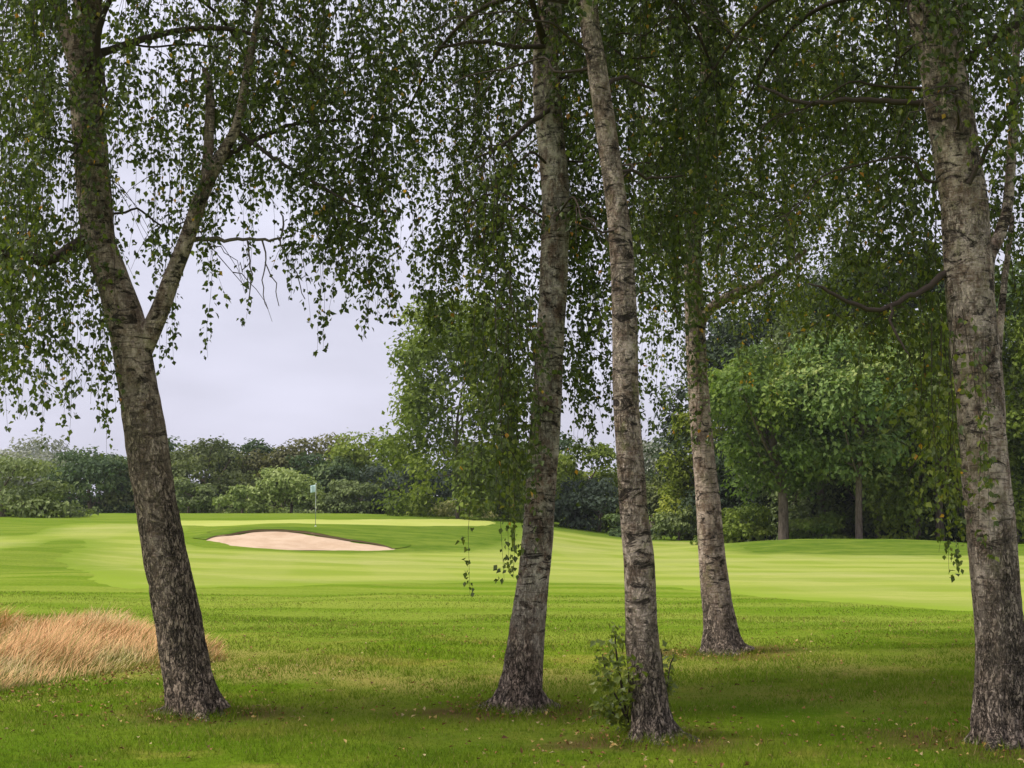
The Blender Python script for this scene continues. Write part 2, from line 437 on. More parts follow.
BIRCH_STOPS = [(0.0, (0.040, 0.056, 0.016)), (0.35, (0.068, 0.096, 0.022)), (0.70, (0.110, 0.145, 0.028)),
               (0.90, (0.170, 0.210, 0.032)), (0.952, (0.22, 0.24, 0.035)), (0.975, (0.60, 0.33, 0.03)), (1.0, (0.50, 0.22, 0.03))]
MAT_BLEAF = leaf_mat("birch_leaf", BIRCH_STOPS, 0.40, 0.45, 0.5)
def fol(name, a, b, c_, tr=0.25):
    return leaf_mat(name, [(0.0, a), (0.5, b), (1.0, c_)], tr, 0.65, 0.2, 1.4)
FOL = {
    'dark':   fol("foliage_dark", (0.046, 0.076, 0.034), (0.084, 0.129, 0.048), (0.157, 0.207, 0.074)),
    'olive':  fol("foliage_olive", (0.066, 0.081, 0.034), (0.123, 0.150, 0.054), (0.213, 0.235, 0.084)),
    'brown':  fol("foliage_brownish", (0.074, 0.076, 0.034), (0.136, 0.136, 0.056), (0.216, 0.211, 0.086)),
    'grey':   fol("foliage_greygreen", (0.083, 0.108, 0.043), (0.150, 0.189, 0.070), (0.256, 0.301, 0.113)),
    'navy':   fol("foliage_bluish", (0.041, 0.057, 0.043), (0.068, 0.093, 0.067), (0.117, 0.151, 0.100)),  # bluish shadow and haze of the tree line put into the leaf colour
    'lime':   fol("foliage_lime", (0.145, 0.195, 0.058), (0.273, 0.334, 0.105), (0.409, 0.464, 0.198)),
    'deep': fol("foliage_deep_shade", (0.022, 0.036, 0.018), (0.036, 0.056, 0.026), (0.058, 0.084, 0.036), 0.15),  # darkened copy of the dark foliage: the wood's inner shade put into colour
    'bright': fol("foliage_bright", (0.076, 0.125, 0.025), (0.141, 0.210, 0.039), (0.249, 0.306, 0.065), 0.32),
    'yellow': fol("foliage_yellowgreen", (0.124, 0.168, 0.022), (0.235, 0.279, 0.037), (0.353, 0.366, 0.062), 0.3),
    'poplar': fol("foliage_poplar", (0.080, 0.118, 0.019), (0.153, 0.204, 0.030), (0.263, 0.310, 0.052), 0.3),
    'hazy':   fol("foliage_hazy_grey", (0.196, 0.208, 0.187), (0.303, 0.311, 0.277), (0.427, 0.442, 0.395)),  # distance haze put into the pale grey of half bare crowns
    'reed':   fol("foliage_straw", (0.232, 0.248, 0.093), (0.419, 0.403, 0.186), (0.620, 0.574, 0.310)),
    'gold':   fol("foliage_mixed", (0.085, 0.144, 0.042), (0.179, 0.260, 0.073), (0.359, 0.395, 0.130), 0.3),
}
M = Mat("fescue"); c = M.ramp(M.attr("along"), [(0.0, (0.10, 0.135, 0.030)), (0.28, (0.34, 0.28, 0.10)), (0.6, (0.64, 0.36, 0.16)), (1.0, (0.74, 0.39, 0.19))])
c = M.mix(M.rng(M.attr("tint"), 0.0, 1.0, 0.0, 0.55), c, (0.64, 0.47, 0.24))
c = M.mix(M.rng(M.attr("tint"), 0.84, 0.85, 0, 0.8), c, (0.15, 0.21, 0.030))
c = M.mix(M.rng(M.noise(M.coord(), 0.9, 3), 0.52, 0.66, 0, 0.7), c, M.ramp(M.attr("along"), [(0.0, (0.10, 0.17, 0.02)), (0.45, (0.24, 0.27, 0.05)), (1.0, (0.72, 0.60, 0.36))]))
MAT_FESCUE = M.surf(c, 0.8, 0.1)
M = Mat("fallen_leaf"); c = M.ramp(M.attr("tint"), [(0, (0.10, 0.05, 0.02)), (0.35, (0.26, 0.13, 0.045)), (0.6, (0.33, 0.20, 0.06)), (0.8, (0.38, 0.28, 0.09)), (1, (0.42, 0.33, 0.17))])
MAT_LITTER = M.surf(c, 0.7, 0.2)
M = Mat("flag_cloth"); v = M.coord(); MAT_FLAG = M.surf(M.mix(M.noise(v, 4), (0.45, 0.62, 0.62), (0.56, 0.70, 0.70)), 0.7, 0.2)
M = Mat("pole_white"); v = M.coord(); MAT_POLE = M.surf(M.mix(M.noise(v, 3), (0.45, 0.48, 0.45), (0.56, 0.58, 0.54)), 0.4, 0.4)
M = Mat("pole_dark"); v = M.coord(); MAT_POLE2 = M.surf(M.mix(M.noise(v, 3), (0.07, 0.10, 0.07), (0.11, 0.13, 0.10)), 0.4, 0.4)

# ------------------------------------------------------------------ the land
BIRCH_BASES = [at(195, 708, 11.62), at(520, 705, 11.8), at(652, 737, 10.2), at(722, 648, 16.3), at(1001, 741, 10.05)]

def land():
    xs = np.concatenate([-np.geomspace(420, 46, 20), np.arange(-45, -9, 0.4), np.arange(-9, 9, 0.16), np.arange(9, 45.1, 0.4), np.geomspace(46, 420, 20)])
    ys = np.concatenate([np.array([-60, -30, -12, -4, 0, 3, 5]), np.arange(6, 20, 0.16), np.arange(20, 130, 0.4), np.geomspace(130, 620, 30)])
    X, Y = np.meshgrid(xs, ys); Z = height(X, Y)
    nx, ny = len(xs), len(ys)
    i, j = np.meshgrid(np.arange(ny - 1), np.arange(nx - 1), indexing='ij')
    a = i * nx + j
    fq = np.stack([a, a + 1, a + nx + 1, a + nx], -1).reshape(-1, 4)
    soil = np.zeros_like(X)
    for b, rad in zip(BIRCH_BASES, (0.55, 0.7, 0.55, 0.75, 0.75)):
        d = np.hypot((X - b[0]) / 1.35, Y - b[1])
        w = 0.18 * np.sin(3 * np.arctan2(Y - b[1], X - b[0]) + b[0]) + 0.12 * np.sin(7 * np.arctan2(Y - b[1], X - b[0]))
        soil = np.maximum(soil, (1 - sstep(rad * 0.45, rad * 1.25, d + w * rad)) * 0.85)
    worn = np.exp(-((Y - 14.2) / 2.6) ** 2) * 0.7 + np.exp(-((X + 5) / 3) ** 2 - ((Y - 15) / 2) ** 2) * 0.5
    bank = sstep(30, 40, Y) * (0.45 + 0.55 * sstep(-12, -5, X))
    mb = MB(); mb.add(np.stack([X, Y, Z], -1).reshape(-1, 3), fq)
    o = mb.build("ground", MAT_ROUGH, smooth=True, vattr={"soil": soil.ravel(), "worn": np.clip(worn, 0, 1).ravel(), "bank": bank.ravel()})
    tag(o, kind="structure")
land()

def outline(pix, step, wob):
    P = np.array([ground(*p) for p in pix])
    n = max(24, int(np.sum(np.linalg.norm(np.diff(P, axis=0), axis=1)) / step))
    C = catmull(np.vstack([P, P[:1]]), n)[:-1]
    k = np.arange(len(C))
    C[:, 0] += wob * np.sin(k * 0.9) * np.sin(k * 0.23 + 1)
    C[:, 1] += wob * np.sin(k * 1.3 + 2) * np.sin(k * 0.31)
    return C

def inside(C, X, Y):
    r = np.zeros(X.shape, bool); x0, y0 = C[-1]
    for x1, y1 in C:
        c = (y0 > Y) != (y1 > Y)
        with np.errstate(divide='ignore', invalid='ignore'):
            xi = (x1 - x0) * (Y - y0) / (y1 - y0) + x0
        r ^= c & (X < xi); x0, y0 = x1, y1
    return r

def sheet(name, C, step, lift, mat, extra=None, parent=None):
    lo, hi = C.min(0), C.max(0)
    X, Y = np.meshgrid(np.arange(lo[0], hi[0], step), np.arange(lo[1], hi[1], step))
    keep = inside(C, X, Y); pts = np.stack([X[keep], Y[keep]], 1)
    d = np.min(np.linalg.norm(pts[:, None, :] - C[None, ::2, :], axis=2), 1) if len(pts) * len(C) < 2e7 else np.full(len(pts), 9.)
    pts = pts[d > step * 0.35]
    allp = np.vstack([C, pts]); n = len(C)
    res = delaunay_2d_cdt([Vector(p) for p in allp], [(k, (k + 1) % n) for k in range(n)], [], 1, 1e-5)
    P = np.array([tuple(p) for p in res[0]]); fc = np.array([tuple(f) for f in res[2]], np.int64)
    ed = np.array([np.min(np.hypot(*(C - p).T)) for p in P])
    z = height(P[:, 0], P[:, 1]) + (lift + 0.008) * np.clip(ed / 0.45, 0, 1) - 0.008
    if extra is not None: z = z + extra(P[:, 0], P[:, 1])
    mb = MB(); mb.add(np.column_stack([P, z]), fc)
    o = mb.build(name, mat, smooth=True, parent=parent, vattr={"edge": ed})
    return o

FAIR = outline([(112, 589), (160, 588.5), (200, 588), (300, 586.5), (400, 584), (512, 582), (600, 584), (680, 589), (740, 596), (820, 602), (900, 607), (970, 612),
                (1060, 618), (1300, 622), (1330, 556), (1150, 555), (965, 554.5), (900, 554.5), (850, 554), (790, 552.5), (745, 547), (727, 541.5), (690, 541), (640, 540), (600, 536.5),
                (560, 531), (525, 526), (512, 531), (500, 539), (480, 546), (440, 549.5), (390, 551.5), (300, 552), (230, 549), (192, 543.5), (183, 536), (192, 529),
                (180, 524.5), (150, 523.5), (82, 523), (57, 525.5), (39, 530), (20, 535.5), (-80, 538), (-110, 556), (0, 553), (40, 546), (64, 540), (80, 541.5), (80, 546), (62, 553), (50, 560), (74, 570), (88, 579)], 0.6, 0.06)
tag(sheet("fairway", FAIR, 0.5, 0.012, MAT_FAIR), kind="structure")
GREEN = outline([(140, 521.5), (180, 520.6), (300, 519.6), (420, 519.3), (478, 520.2), (497, 523), (482, 526), (440, 526), (400, 525.8), (340, 524.3), (290, 523.2), (240, 525.2), (200, 526), (150, 524.6)], 0.6, 0.0)
tag(sheet("putting_green", GREEN, 0.5, 0.016, MAT_GREEN), kind="structure")

def bunker():
    front = [(206, 540.5), (222, 544.5), (245, 547.5), (280, 549.6), (330, 550.5), (393, 549.8)]
    back = [(378, 545.5), (350, 541.5), (322, 537), (302, 533.5), (275, 532), (250, 532.8), (232, 535.6), (215, 537.6)]
    C = outline(front + back, 0.3, 0.05)
    o = sheet("bunker", C, 0.35, 0.03, MAT_SAND, lambda x, y: 0.05 * np.sin(x * 1.3) * np.sin(y * 1.9) * 0.6)
    tag(o, kind="structure")
    # eroded turf lip along the back of the sand
    B = np.array([ground(*p) for p in [(393, 549.3)] + back + [(206, 540)]])
    L = catmull(B, 120); k = np.linspace(0, 1, len(L))
    hgt = 0.095 * np.sin(np.pi * np.clip(k, 0, 1)) ** 0.6 * (0.7 + 0.6 * k) * (0.85 + 0.15 * np.sin(k * 41) * np.sin(k * 23 + 1))
    T = unit(np.gradient(L, axis=0)); Nn = np.stack([T[:, 1], -T[:, 0]], 1)
    Nn *= np.sign(Nn[:, 1:2].mean() + 1e-6)
    z0 = height(L[:, 0], L[:, 1])
    rows = []
    for off, dz in ((-0.06, 0.02), (0.0, 0.55), (0.03, 0.95), (0.12, 1.0)):
        rows.append(np.column_stack([L + Nn * off, z0 + 0.03 + hgt * dz]))
    V = np.stack(rows, 1); nr = V.shape[1]
    i, j = np.meshgrid(np.arange(len(L) - 1), np.arange(nr - 1), indexing='ij'); a = i * nr + j
    mb = MB(); mb.add(V.reshape(-1, 3), np.stack([a, a + 1, a + nr + 1, a + nr], -1).reshape(-1, 4))
    mb.build("eroded_lip", MAT_LIP, parent=o)
    rows = []
    for off, dz in ((0.09, 1.02), (0.3, 1.05), (0.8, 0.75), (1.6, 0.3), (2.6, -0.12)):
        Q = L + Nn * (off * (0.06 + 0.94 * np.sin(np.pi * k) ** 0.5))[:, None]
        rows.append(np.column_stack([Q, height(Q[:, 0], Q[:, 1]) + 0.03 + hgt * dz]))
    V = np.stack(rows, 1); nr = V.shape[1]
    i, j = np.meshgrid(np.arange(len(L) - 1), np.arange(nr - 1), indexing='ij'); a = i * nr + j
    mb = MB(); mb.add(V.reshape(-1, 3), np.stack([a, a + 1, a + nr + 1, a + nr], -1).reshape(-1, 4))
    n = len(L) * nr
    mb.build("turf_edge", MAT_ROUGH, parent=o, smooth=True, vattr={"bank": np.ones(n)})
bunker()

# ------------------------------------------------------------------ grass
def soil_at(x, y):
    s = np.zeros_like(x)
    for b in BIRCH_BASES: s = np.maximum(s, 1 - sstep(0.35, 0.85, np.hypot((x - b[0]) / 1.35, y - b[1])))
    return s

FESC = np.array([ground(*p) for p in [(-90, 632), (0, 630), (60, 629), (120, 634), (170, 643), (212, 654), (226, 662), (205, 664), (165, 668), (120, 674), (60, 684), (0, 693), (-90, 704)]])

def blades(mb, x, y, h, w, lean, tint):
    n = len(x); z = height(x, y)
    az = rng.uniform(0, 2 * np.pi, n); ax = rng.uniform(0, 2 * np.pi, n)
    dx, dy = np.cos(ax) * w / 2, np.sin(ax) * w / 2
    a = np.column_stack([x - dx, y - dy, z - 0.004]); b = np.column_stack([x + dx, y + dy, z - 0.004])
    t = np.column_stack([x + np.cos(az) * lean * h, y + np.sin(az) * lean * h, z + h])
    mb.add(np.stack([a, b, t], 1).reshape(-1, 3), np.arange(3 * n).reshape(-1, 3), 0, tint)

def lawn():
    mb = MB()
    for y0, y1, dens, h, w in ((8.0, 11.5, 2600, 0.036, 0.0055), (11.5, 16, 1500, 0.036, 0.008), (16, 22, 700, 0.030, 0.012), (22, 28, 260, 0.022, 0.016)):
        xm = y1 * 0.42 + 3.0
        n = int(dens * 2 * xm * (y1 - y0))
        x = rng.uniform(-xm, xm, n); y = rng.uniform(y0, y1, n)
        keep = (np.abs(x) < y * 0.40 + 2.6) & (rng.random(n) > soil_at(x, y) * 0.8) & ~inside(FAIR, x, y)
        x, y = x[keep], y[keep]; n = len(x)
        patch = 0.75 + 0.5 * np.sin(x * 1.7 + 2 * np.sin(y * .8)) * np.sin(y * 2.3 + np.sin(x))
        blades(mb, x, y, h * patch * rng.uniform(0.5, 1.35, n), w * rng.uniform(0.7, 1.3, n), rng.uniform(0.2, 1.1, n), rng.random(n))
    n = 420; cx = rng.uniform(-7, 7, n); cyv = rng.uniform(8.3, 17, n); k = np.repeat(np.arange(n), 26)
    x = cx[k] + rng.normal(0, 0.05, len(k)); y = cyv[k] + rng.normal(0, 0.05, len(k))
    blades(mb, x, y, rng.uniform(0.035, 0.085, len(k)), 0.006, rng.uniform(0.3, 1.1, len(k)), rng.random(n)[k] * 0.92)
    for b, rad in zip(BIRCH_BASES, (0.34, 0.30, 0.24, 0.36, 0.40)):
        n = 900; a = rng.uniform(0, 2 * np.pi, n); r_ = rad * (0.8 + np.abs(rng.normal(0, 0.55, n)))
        x = b[0] + np.cos(a) * r_; y = b[1] + np.sin(a) * r_
        blades(mb, x, y, rng.uniform(0.03, 0.11, n), 0.006, rng.uniform(0.2, 1.0, n), rng.random(n))
    tag(mb.build("turf_grass", MAT_BLADE), "short lawn grass growing under the birches, thin and yellowed in patches", "grass", kind="stuff")
lawn()

def fescue():
    n0 = 60000
    lo, hi = FESC.min(0), FESC.max(0)
    x = rng.uniform(lo[0], hi[0], n0); y = rng.uniform(lo[1], hi[1], n0)
    k = inside(FESC, x, y); x, y = x[k], y[k]
    cl = np.sin(x * 3.1 + np.sin(y * 2.2) * 1.5) * np.sin(y * 2.7 + x) * 0.5 + 0.5
    k = rng.random(len(x)) < 0.35 + 0.65 * cl; x, y, cl = x[k], y[k], cl[k]
    n = len(x); z = height(x, y)
    edge = np.min(np.stack([np.hypot(x - a, y - b) for a, b in FESC]), 0)
    h = rng.uniform(0.14, 0.56, n) * (0.45 + 0.55 * cl) * (0.45 + 0.55 * sstep(0, 1.0, edge))
    az = 0.2 + 1.3 * np.sin(x * 1.3 + np.sin(y * 1.1) * 2) * np.sin(y * 1.7 + 0.6 * x) + rng.normal(0, 0.8, n); lean = rng.uniform(0.2, 1.05, n)
    d = np.column_stack([np.cos(az), np.sin(az), np.zeros(n)]); s = np.column_stack([-d[:, 1], d[:, 0], np.zeros(n)])
    s = np.where(rng.random((n, 1)) < 0.6, np.array([1., 0, 0]), s)
    w = rng.uniform(0.004, 0.009, n)[:, None] * np.clip(y / 16, 0.8, 1.6)[:, None]
    B = np.column_stack([x, y, z - 0.01]); rows = []
    for t, ww in ((0, 1.0), (0.4, 0.9), (0.75, 0.65), (1.0, 0.15)):
        c = B + d * (h * lean * t ** 1.9)[:, None] + np.array([0, 0, 1.0]) * (h * (t - 0.22 * lean * t * t))[:, None]
        rows += [c - s * w * ww / 2, c + s * w * ww / 2]
    V = np.stack(rows, 1).reshape(-1, 3)
    base = (np.arange(n) * 8)[:, None]
    fq = np.concatenate([base + np.array([[0, 1, 3, 2]]), base + np.array([[2, 3, 5, 4]]), base + np.array([[4, 5, 7, 6]])], 0)
    mb = MB(); mb.add(V, fq, 0, np.tile(rng.random(n), 3))
    al = np.tile(np.array([0, 0, .4, .4, .75, .75, 1, 1]), n)
    tag(mb.build("fescue_grass", MAT_FESCUE, vattr={"along": al}), "tall tan fescue grass leaning in a rough patch behind the forked birch", "tall grass", kind="stuff")
fescue()

def litter():
    n = 1900
    y = rng.uniform(8.6, 21, n) ** 1.0; x = rng.uniform(-1, 1, n) * y * 0.38
    for b in BIRCH_BASES:
        m = 200
        x = np.append(x, b[0] + rng.normal(0, 0.55, m)); y = np.append(y, b[1] + rng.normal(0, 0.42, m))
    e = rng.random(260); a = np.array([ground(*p) for p in [(-20, 702), (60, 690), (150, 672), (210, 662)]]); q = catmull(a, 260)
    x = np.append(x, q[:, 0] + rng.normal(0, 0.25, 260)); y = np.append(y, q[:, 1] + rng.normal(-0.1, 0.25, 260))
    cl = np.sin(x * 1.1 + 1) * np.sin(y * 0.9 + x * 0.4)
    k = rng.random(len(x)) < 0.30 + 0.6 * np.clip(cl, 0, 1); k[1900:] = True
    x, y = x[k], y[k]; n = len(x)
    P = np.column_stack([x, y, height(x, y) + rng.uniform(0.012, 0.04, n)])
    D = np.column_stack([rng.normal(size=(n, 2)), rng.normal(0, 0.3, n)]); N = np.column_stack([rng.normal(0, 0.35, (n, 2)), np.ones(n)])
    mb = MB(); leaves(mb, P, D, N, rng.uniform(0.025, 0.05, n), rng.uniform(0.02, 0.036, n), rng.random(n) ** 1.1, 0, 0.3)
    tag(mb.build("fallen_leaves", MAT_LITTER), "scattered brown and yellow fallen birch leaves lying on the lawn", "leaf litter", kind="stuff")
litter()

# ------------------------------------------------------------------ birches
def stem_from(pix, Y0, leanY=0.0):
    """pixel centres and widths along a stem -> centre line and radii"""
    C, r = [], []
    for k, (px, py, w) in enumerate(pix):
        Y = Y0 + leanY * k
        C.append(at(px, py, Y)); r.append(w * 0.5 * Y / F)
    return np.array(C), np.array(r)

def resample(C, r, step):
    L = np.sum(np.linalg.norm(np.diff(C, axis=0), axis=1)); n = max(6, int(L / step))
    Q = catmull(np.column_stack([C, r]), n)
    return Q[:, :3], np.maximum(Q[:, 3], 0.002)

def bark_disp(C, nseg, z0, foot, seed, amp=1.0):
    n = len(C); th = np.arange(nseg) / nseg * 2 * np.pi
    D = np.ones((n, nseg)); fa = np.zeros((n, nseg))
    for i in range(n):
        z = C[i][2] - z0
        fl = math.exp(-max(z, 0) / 0.19)
        for j in range(nseg):
            c, s = math.cos(th[j]), math.sin(th[j])
            b = mnoise.noise((c * 1.3 + seed, s * 1.3, z * 1.6))
            f = mnoise.noise((c * 4.5 + seed, s * 4.5, z * 3.2)); g = mnoise.noise((c * 9 + seed, s * 9, z * 8))
            wob = mnoise.noise((c * 1.5, s * 1.5 + seed, z * 1.1))
            ft = 1 - min(1, max(0, (z + wob * foot * 0.45 - foot * 0.25) / (foot * 0.85))); ft = ft * ft * (3 - 2 * ft)
            fa[i, j] = ft
            crack = max(0.0, 0.16 - abs(f)) / 0.16
            D[i, j] = 1 + amp * (0.045 * b + 0.034 * g + 0.022 * f + ft * (0.03 * g - 0.085 * crack) + fl * (0.08 + 0.09 * fl) * math.cos(5 * th[j] + seed + 0.8 * math.sin(3 * th[j])))
    return D, fa

def strands(mb, tops, length, density, spread, tint0, tintr, size=1.0, twigs=True):
    """hanging twigs with leaves: tops (n,3), length (n,)"""
    n = len(tops)
    ph = rng.uniform(0, 2 * np.pi, n); sw = rng.uniform(0.02, 0.13, n); da = rng.uniform(0, 2 * np.pi, n); dr = rng.uniform(0, 0.13, n)
    def pos(i, t):
        l = length[i] * t
        off = sw[i] * np.sin(ph[i] + l * 1.7) - sw[i] * np.sin(ph[i])
        return np.column_stack([tops[i, 0] + np.cos(da[i]) * (dr[i] * l + off), tops[i, 1] + np.sin(da[i]) * (dr[i] * l + off), tops[i, 2] - l])
    if twigs:
        for i in range(n):
            m = max(4, int(length[i] / 0.22))
            t = np.linspace(0, 1, m); C = pos(np.full(m, i), t)
            C[1:, :2] += rng.normal(0, 0.008, (m - 1, 2))
            sweep(mb, C, np.linspace(0.0034, 0.0011, m) * size ** 0.5, 3, 1, cap=False)
    cnt = np.maximum(3, (length * density * rng.uniform(0.6, 1.3, n)).astype(int))
    i = np.repeat(np.arange(n), cnt); m = len(i)
    nn = np.maximum(2, (cnt / 3.2).astype(int)); node = (rng.random(m) * nn[i]).astype(int)
    h1 = np.modf(np.sin((i * 131.7 + node * 17.13 + 1.3)) * 43758.5453)[0]; h2 = np.abs(np.modf(np.sin((i * 71.3 + node * 39.7 + 4.1)) * 24634.6345)[0])
    t = np.clip(((node + 0.5 + 0.4 * h1) / nn[i]) ** 0.85 + rng.normal(0, 0.012, m) / np.maximum(length[i], 0.3), 0.02, 1.0)
    P = pos(i, t)
    a = h1 * 2 * np.pi + rng.normal(0, 0.5, m); off = (0.25 + 1.7 * h2) * spread * (0.4 + 0.6 * (1 - t)) * rng.uniform(0.5, 1.1, m)
    rad = np.column_stack([np.cos(a), np.sin(a), np.zeros(m)])
    P = P + rad * off[:, None] - np.array([0, 0, 1.0]) * (off * 0.45)[:, None] + rng.normal(0, 0.014, (m, 3)) * size
    D = rad * rng.uniform(-0.2, 1.0, m)[:, None] + np.array([0, 0, -0.9]) + rng.normal(0, 0.45, (m, 3))
    N = rad + rng.normal(0, 0.8, (m, 3)) + np.array([0, 0, 0.45])
    tint = np.clip(tint0 + (rng.random(m) - 0.5) * tintr + rng.normal(0, 0.08, n)[i], 0, 0.93)
    tint = np.where(rng.random(m) < 0.012, rng.uniform(0.95, 1.0, m), tint)
    if tint0 > 0.9: tint = np.where(rng.random(m) < 0.22, rng.uniform(0.955, 1.0, m), rng.uniform(0.7, 0.94, m))
    L = rng.uniform(0.028, 0.060, m) * size
    leaves(mb, P, D, N, L, L * rng.uniform(0.66, 0.86, m), tint, 0, 0.12)
    return m

LEAF_OD_AREA = 0.00072       # mean area one leaf hides
def curtain(mb, px0, px1, Y0, Y1, ytop, yb0, yb1, od, tint0=0.5, size=1.0, spread=0.075):
    Ym = (Y0 + Y1) / 2
    wid = (px1 - px0) * Ym / F; ymid = (yb0 + yb1) / 2; hh = (ymid - ytop) * Ym / F
    need = od * wid * hh / (LEAF_OD_AREA * size * size)
    dens = 46.0 / size
    ns = max(3, int(need / (hh * dens)))
    nc = max(3, ns // 3)
    cx = rng.uniform(px0, px1, nc); cy_ = rng.uniform(Y0, Y1, nc); cb = rng.uniform(yb0, yb1, nc)
    k = rng.integers(0, nc, ns)
    px = cx[k] + rng.normal(0, 0.11, ns) * F / Ym; Y = np.clip(cy_[k] + rng.normal(0, 0.15, ns), Y0, Y1)
    yb = np.clip(cb[k] + rng.normal(0, 0.22, ns) * (yb1 - yb0), yb0 - 25, yb1 + 12); yt = ytop + rng.uniform(0, 0.3, ns) * (yb - ytop)
    T = np.array([at(a, b, c) for a, b, c in zip(px, yt, Y)]); Bt = np.array([at(a, b, c) for a, b, c in zip(px, yb, Y)])
    strands(mb, T, np.maximum(T[:, 2] - Bt[:, 2], 0.15), dens, spread * size, tint0, 0.75, size)

def sprays(mb, px0, px1, Y0, Y1, py0, py1, od, tint0=0.5, size=1.0, thr=0.03):
    """arching twigs full of leaves, gathered in masses with gaps between"""
    Ym = (Y0 + Y1) / 2; per = 30
    need = od * (px1 - px0) * (py1 - py0) * (Ym / F) ** 2 / (LEAF_OD_AREA * size * size)
    n = int(need / per); out = []
    seed = rng.uniform(0, 50)
    tries = 0
    while len(out) < n and tries < n * 8:
        tries += 1
        p = at(rng.uniform(px0, px1), rng.uniform(py0, py1), rng.uniform(Y0, Y1))
        v = mnoise.noise((p[0] * 1.7 + seed, p[1] * 1.2, p[2] * 1.1)) + 0.5 * mnoise.noise((p[0] * 4.2, p[1] * 3 + seed, p[2] * 2.6))
        if v > thr + rng.normal(0, 0.08): out.append(p)
    S = np.array(out); n = len(S)
    az = rng.uniform(0, 2 * np.pi, n); L = rng.uniform(0.25, 0.75, n); hz = rng.uniform(0.25, 0.8, n); rise = rng.uniform(-0.1, 0.35, n)
    def pos(i, t):
        h = (L[i] * hz[i] * t); z = L[i] * (rise[i] * t - (1.1 - 0.5 * hz[i]) * t ** 1.8)
        return np.column_stack([S[i, 0] + np.cos(az[i]) * h, S[i, 1] + np.sin(az[i]) * h, S[i, 2] + z + 0.2])
    for i in range(n):
        C = pos(np.full(6, i), np.linspace(0, 1, 6)); C[1:] += rng.normal(0, 0.008, (5, 3))
        sweep(mb, C, np.linspace(0.0045, 0.0015, 6), 3, 1, cap=False)
    i = np.repeat(np.arange(n), rng.integers(per - 12, per + 12, n)); m = len(i); t = rng.random(m) ** 0.8
    P = pos(i, t) + rng.normal(0, 0.045, (m, 3)) * size
    a = az[i] + rng.normal(0, 1.0, m)
    D = np.column_stack([np.cos(a), np.sin(a), np.zeros(m)]) * rng.uniform(0.1, 1.0, m)[:, None] + np.array([0, 0, -0.8]) + rng.normal(0, 0.35, (m, 3))
    N = rng.normal(0, 0.8, (m, 3)) + np.array([0, 0, 0.6])
    tint = np.clip(tint0 + (rng.random(m) - 0.5) * 0.7 + rng.normal(0, 0.13, n)[i], 0, 0.93)
    tint = np.where(rng.random(m) < 0.014, rng.uniform(0.95, 1.0, m), tint)
    l = rng.uniform(0.028, 0.064, m) * size
    leaves(mb, P, D, N, l, l * rng.uniform(0.66, 0.88, m), tint, 0, 0.12)

def shade_leaves(mb, c, rad, n, L):
    d = unit(rng.normal(size=(n, 3))); r = rng.random(n) ** (1 / 2.2)
    P = np.asarray(c) + d * r[:, None] * np.asarray(rad)
    D = rng.normal(0, 0.6, (n, 3)) + np.array([0, 0, -0.8]); N = rng.normal(0, 0.8, (n, 3)) + np.array([0, 0, 0.6])
    leaves(mb, P, D, N, L * rng.uniform(0.7, 1.2, n), L * 0.72, np.clip(rng.normal(0.42, 0.2, n), 0, 0.93), 0, 0.15)

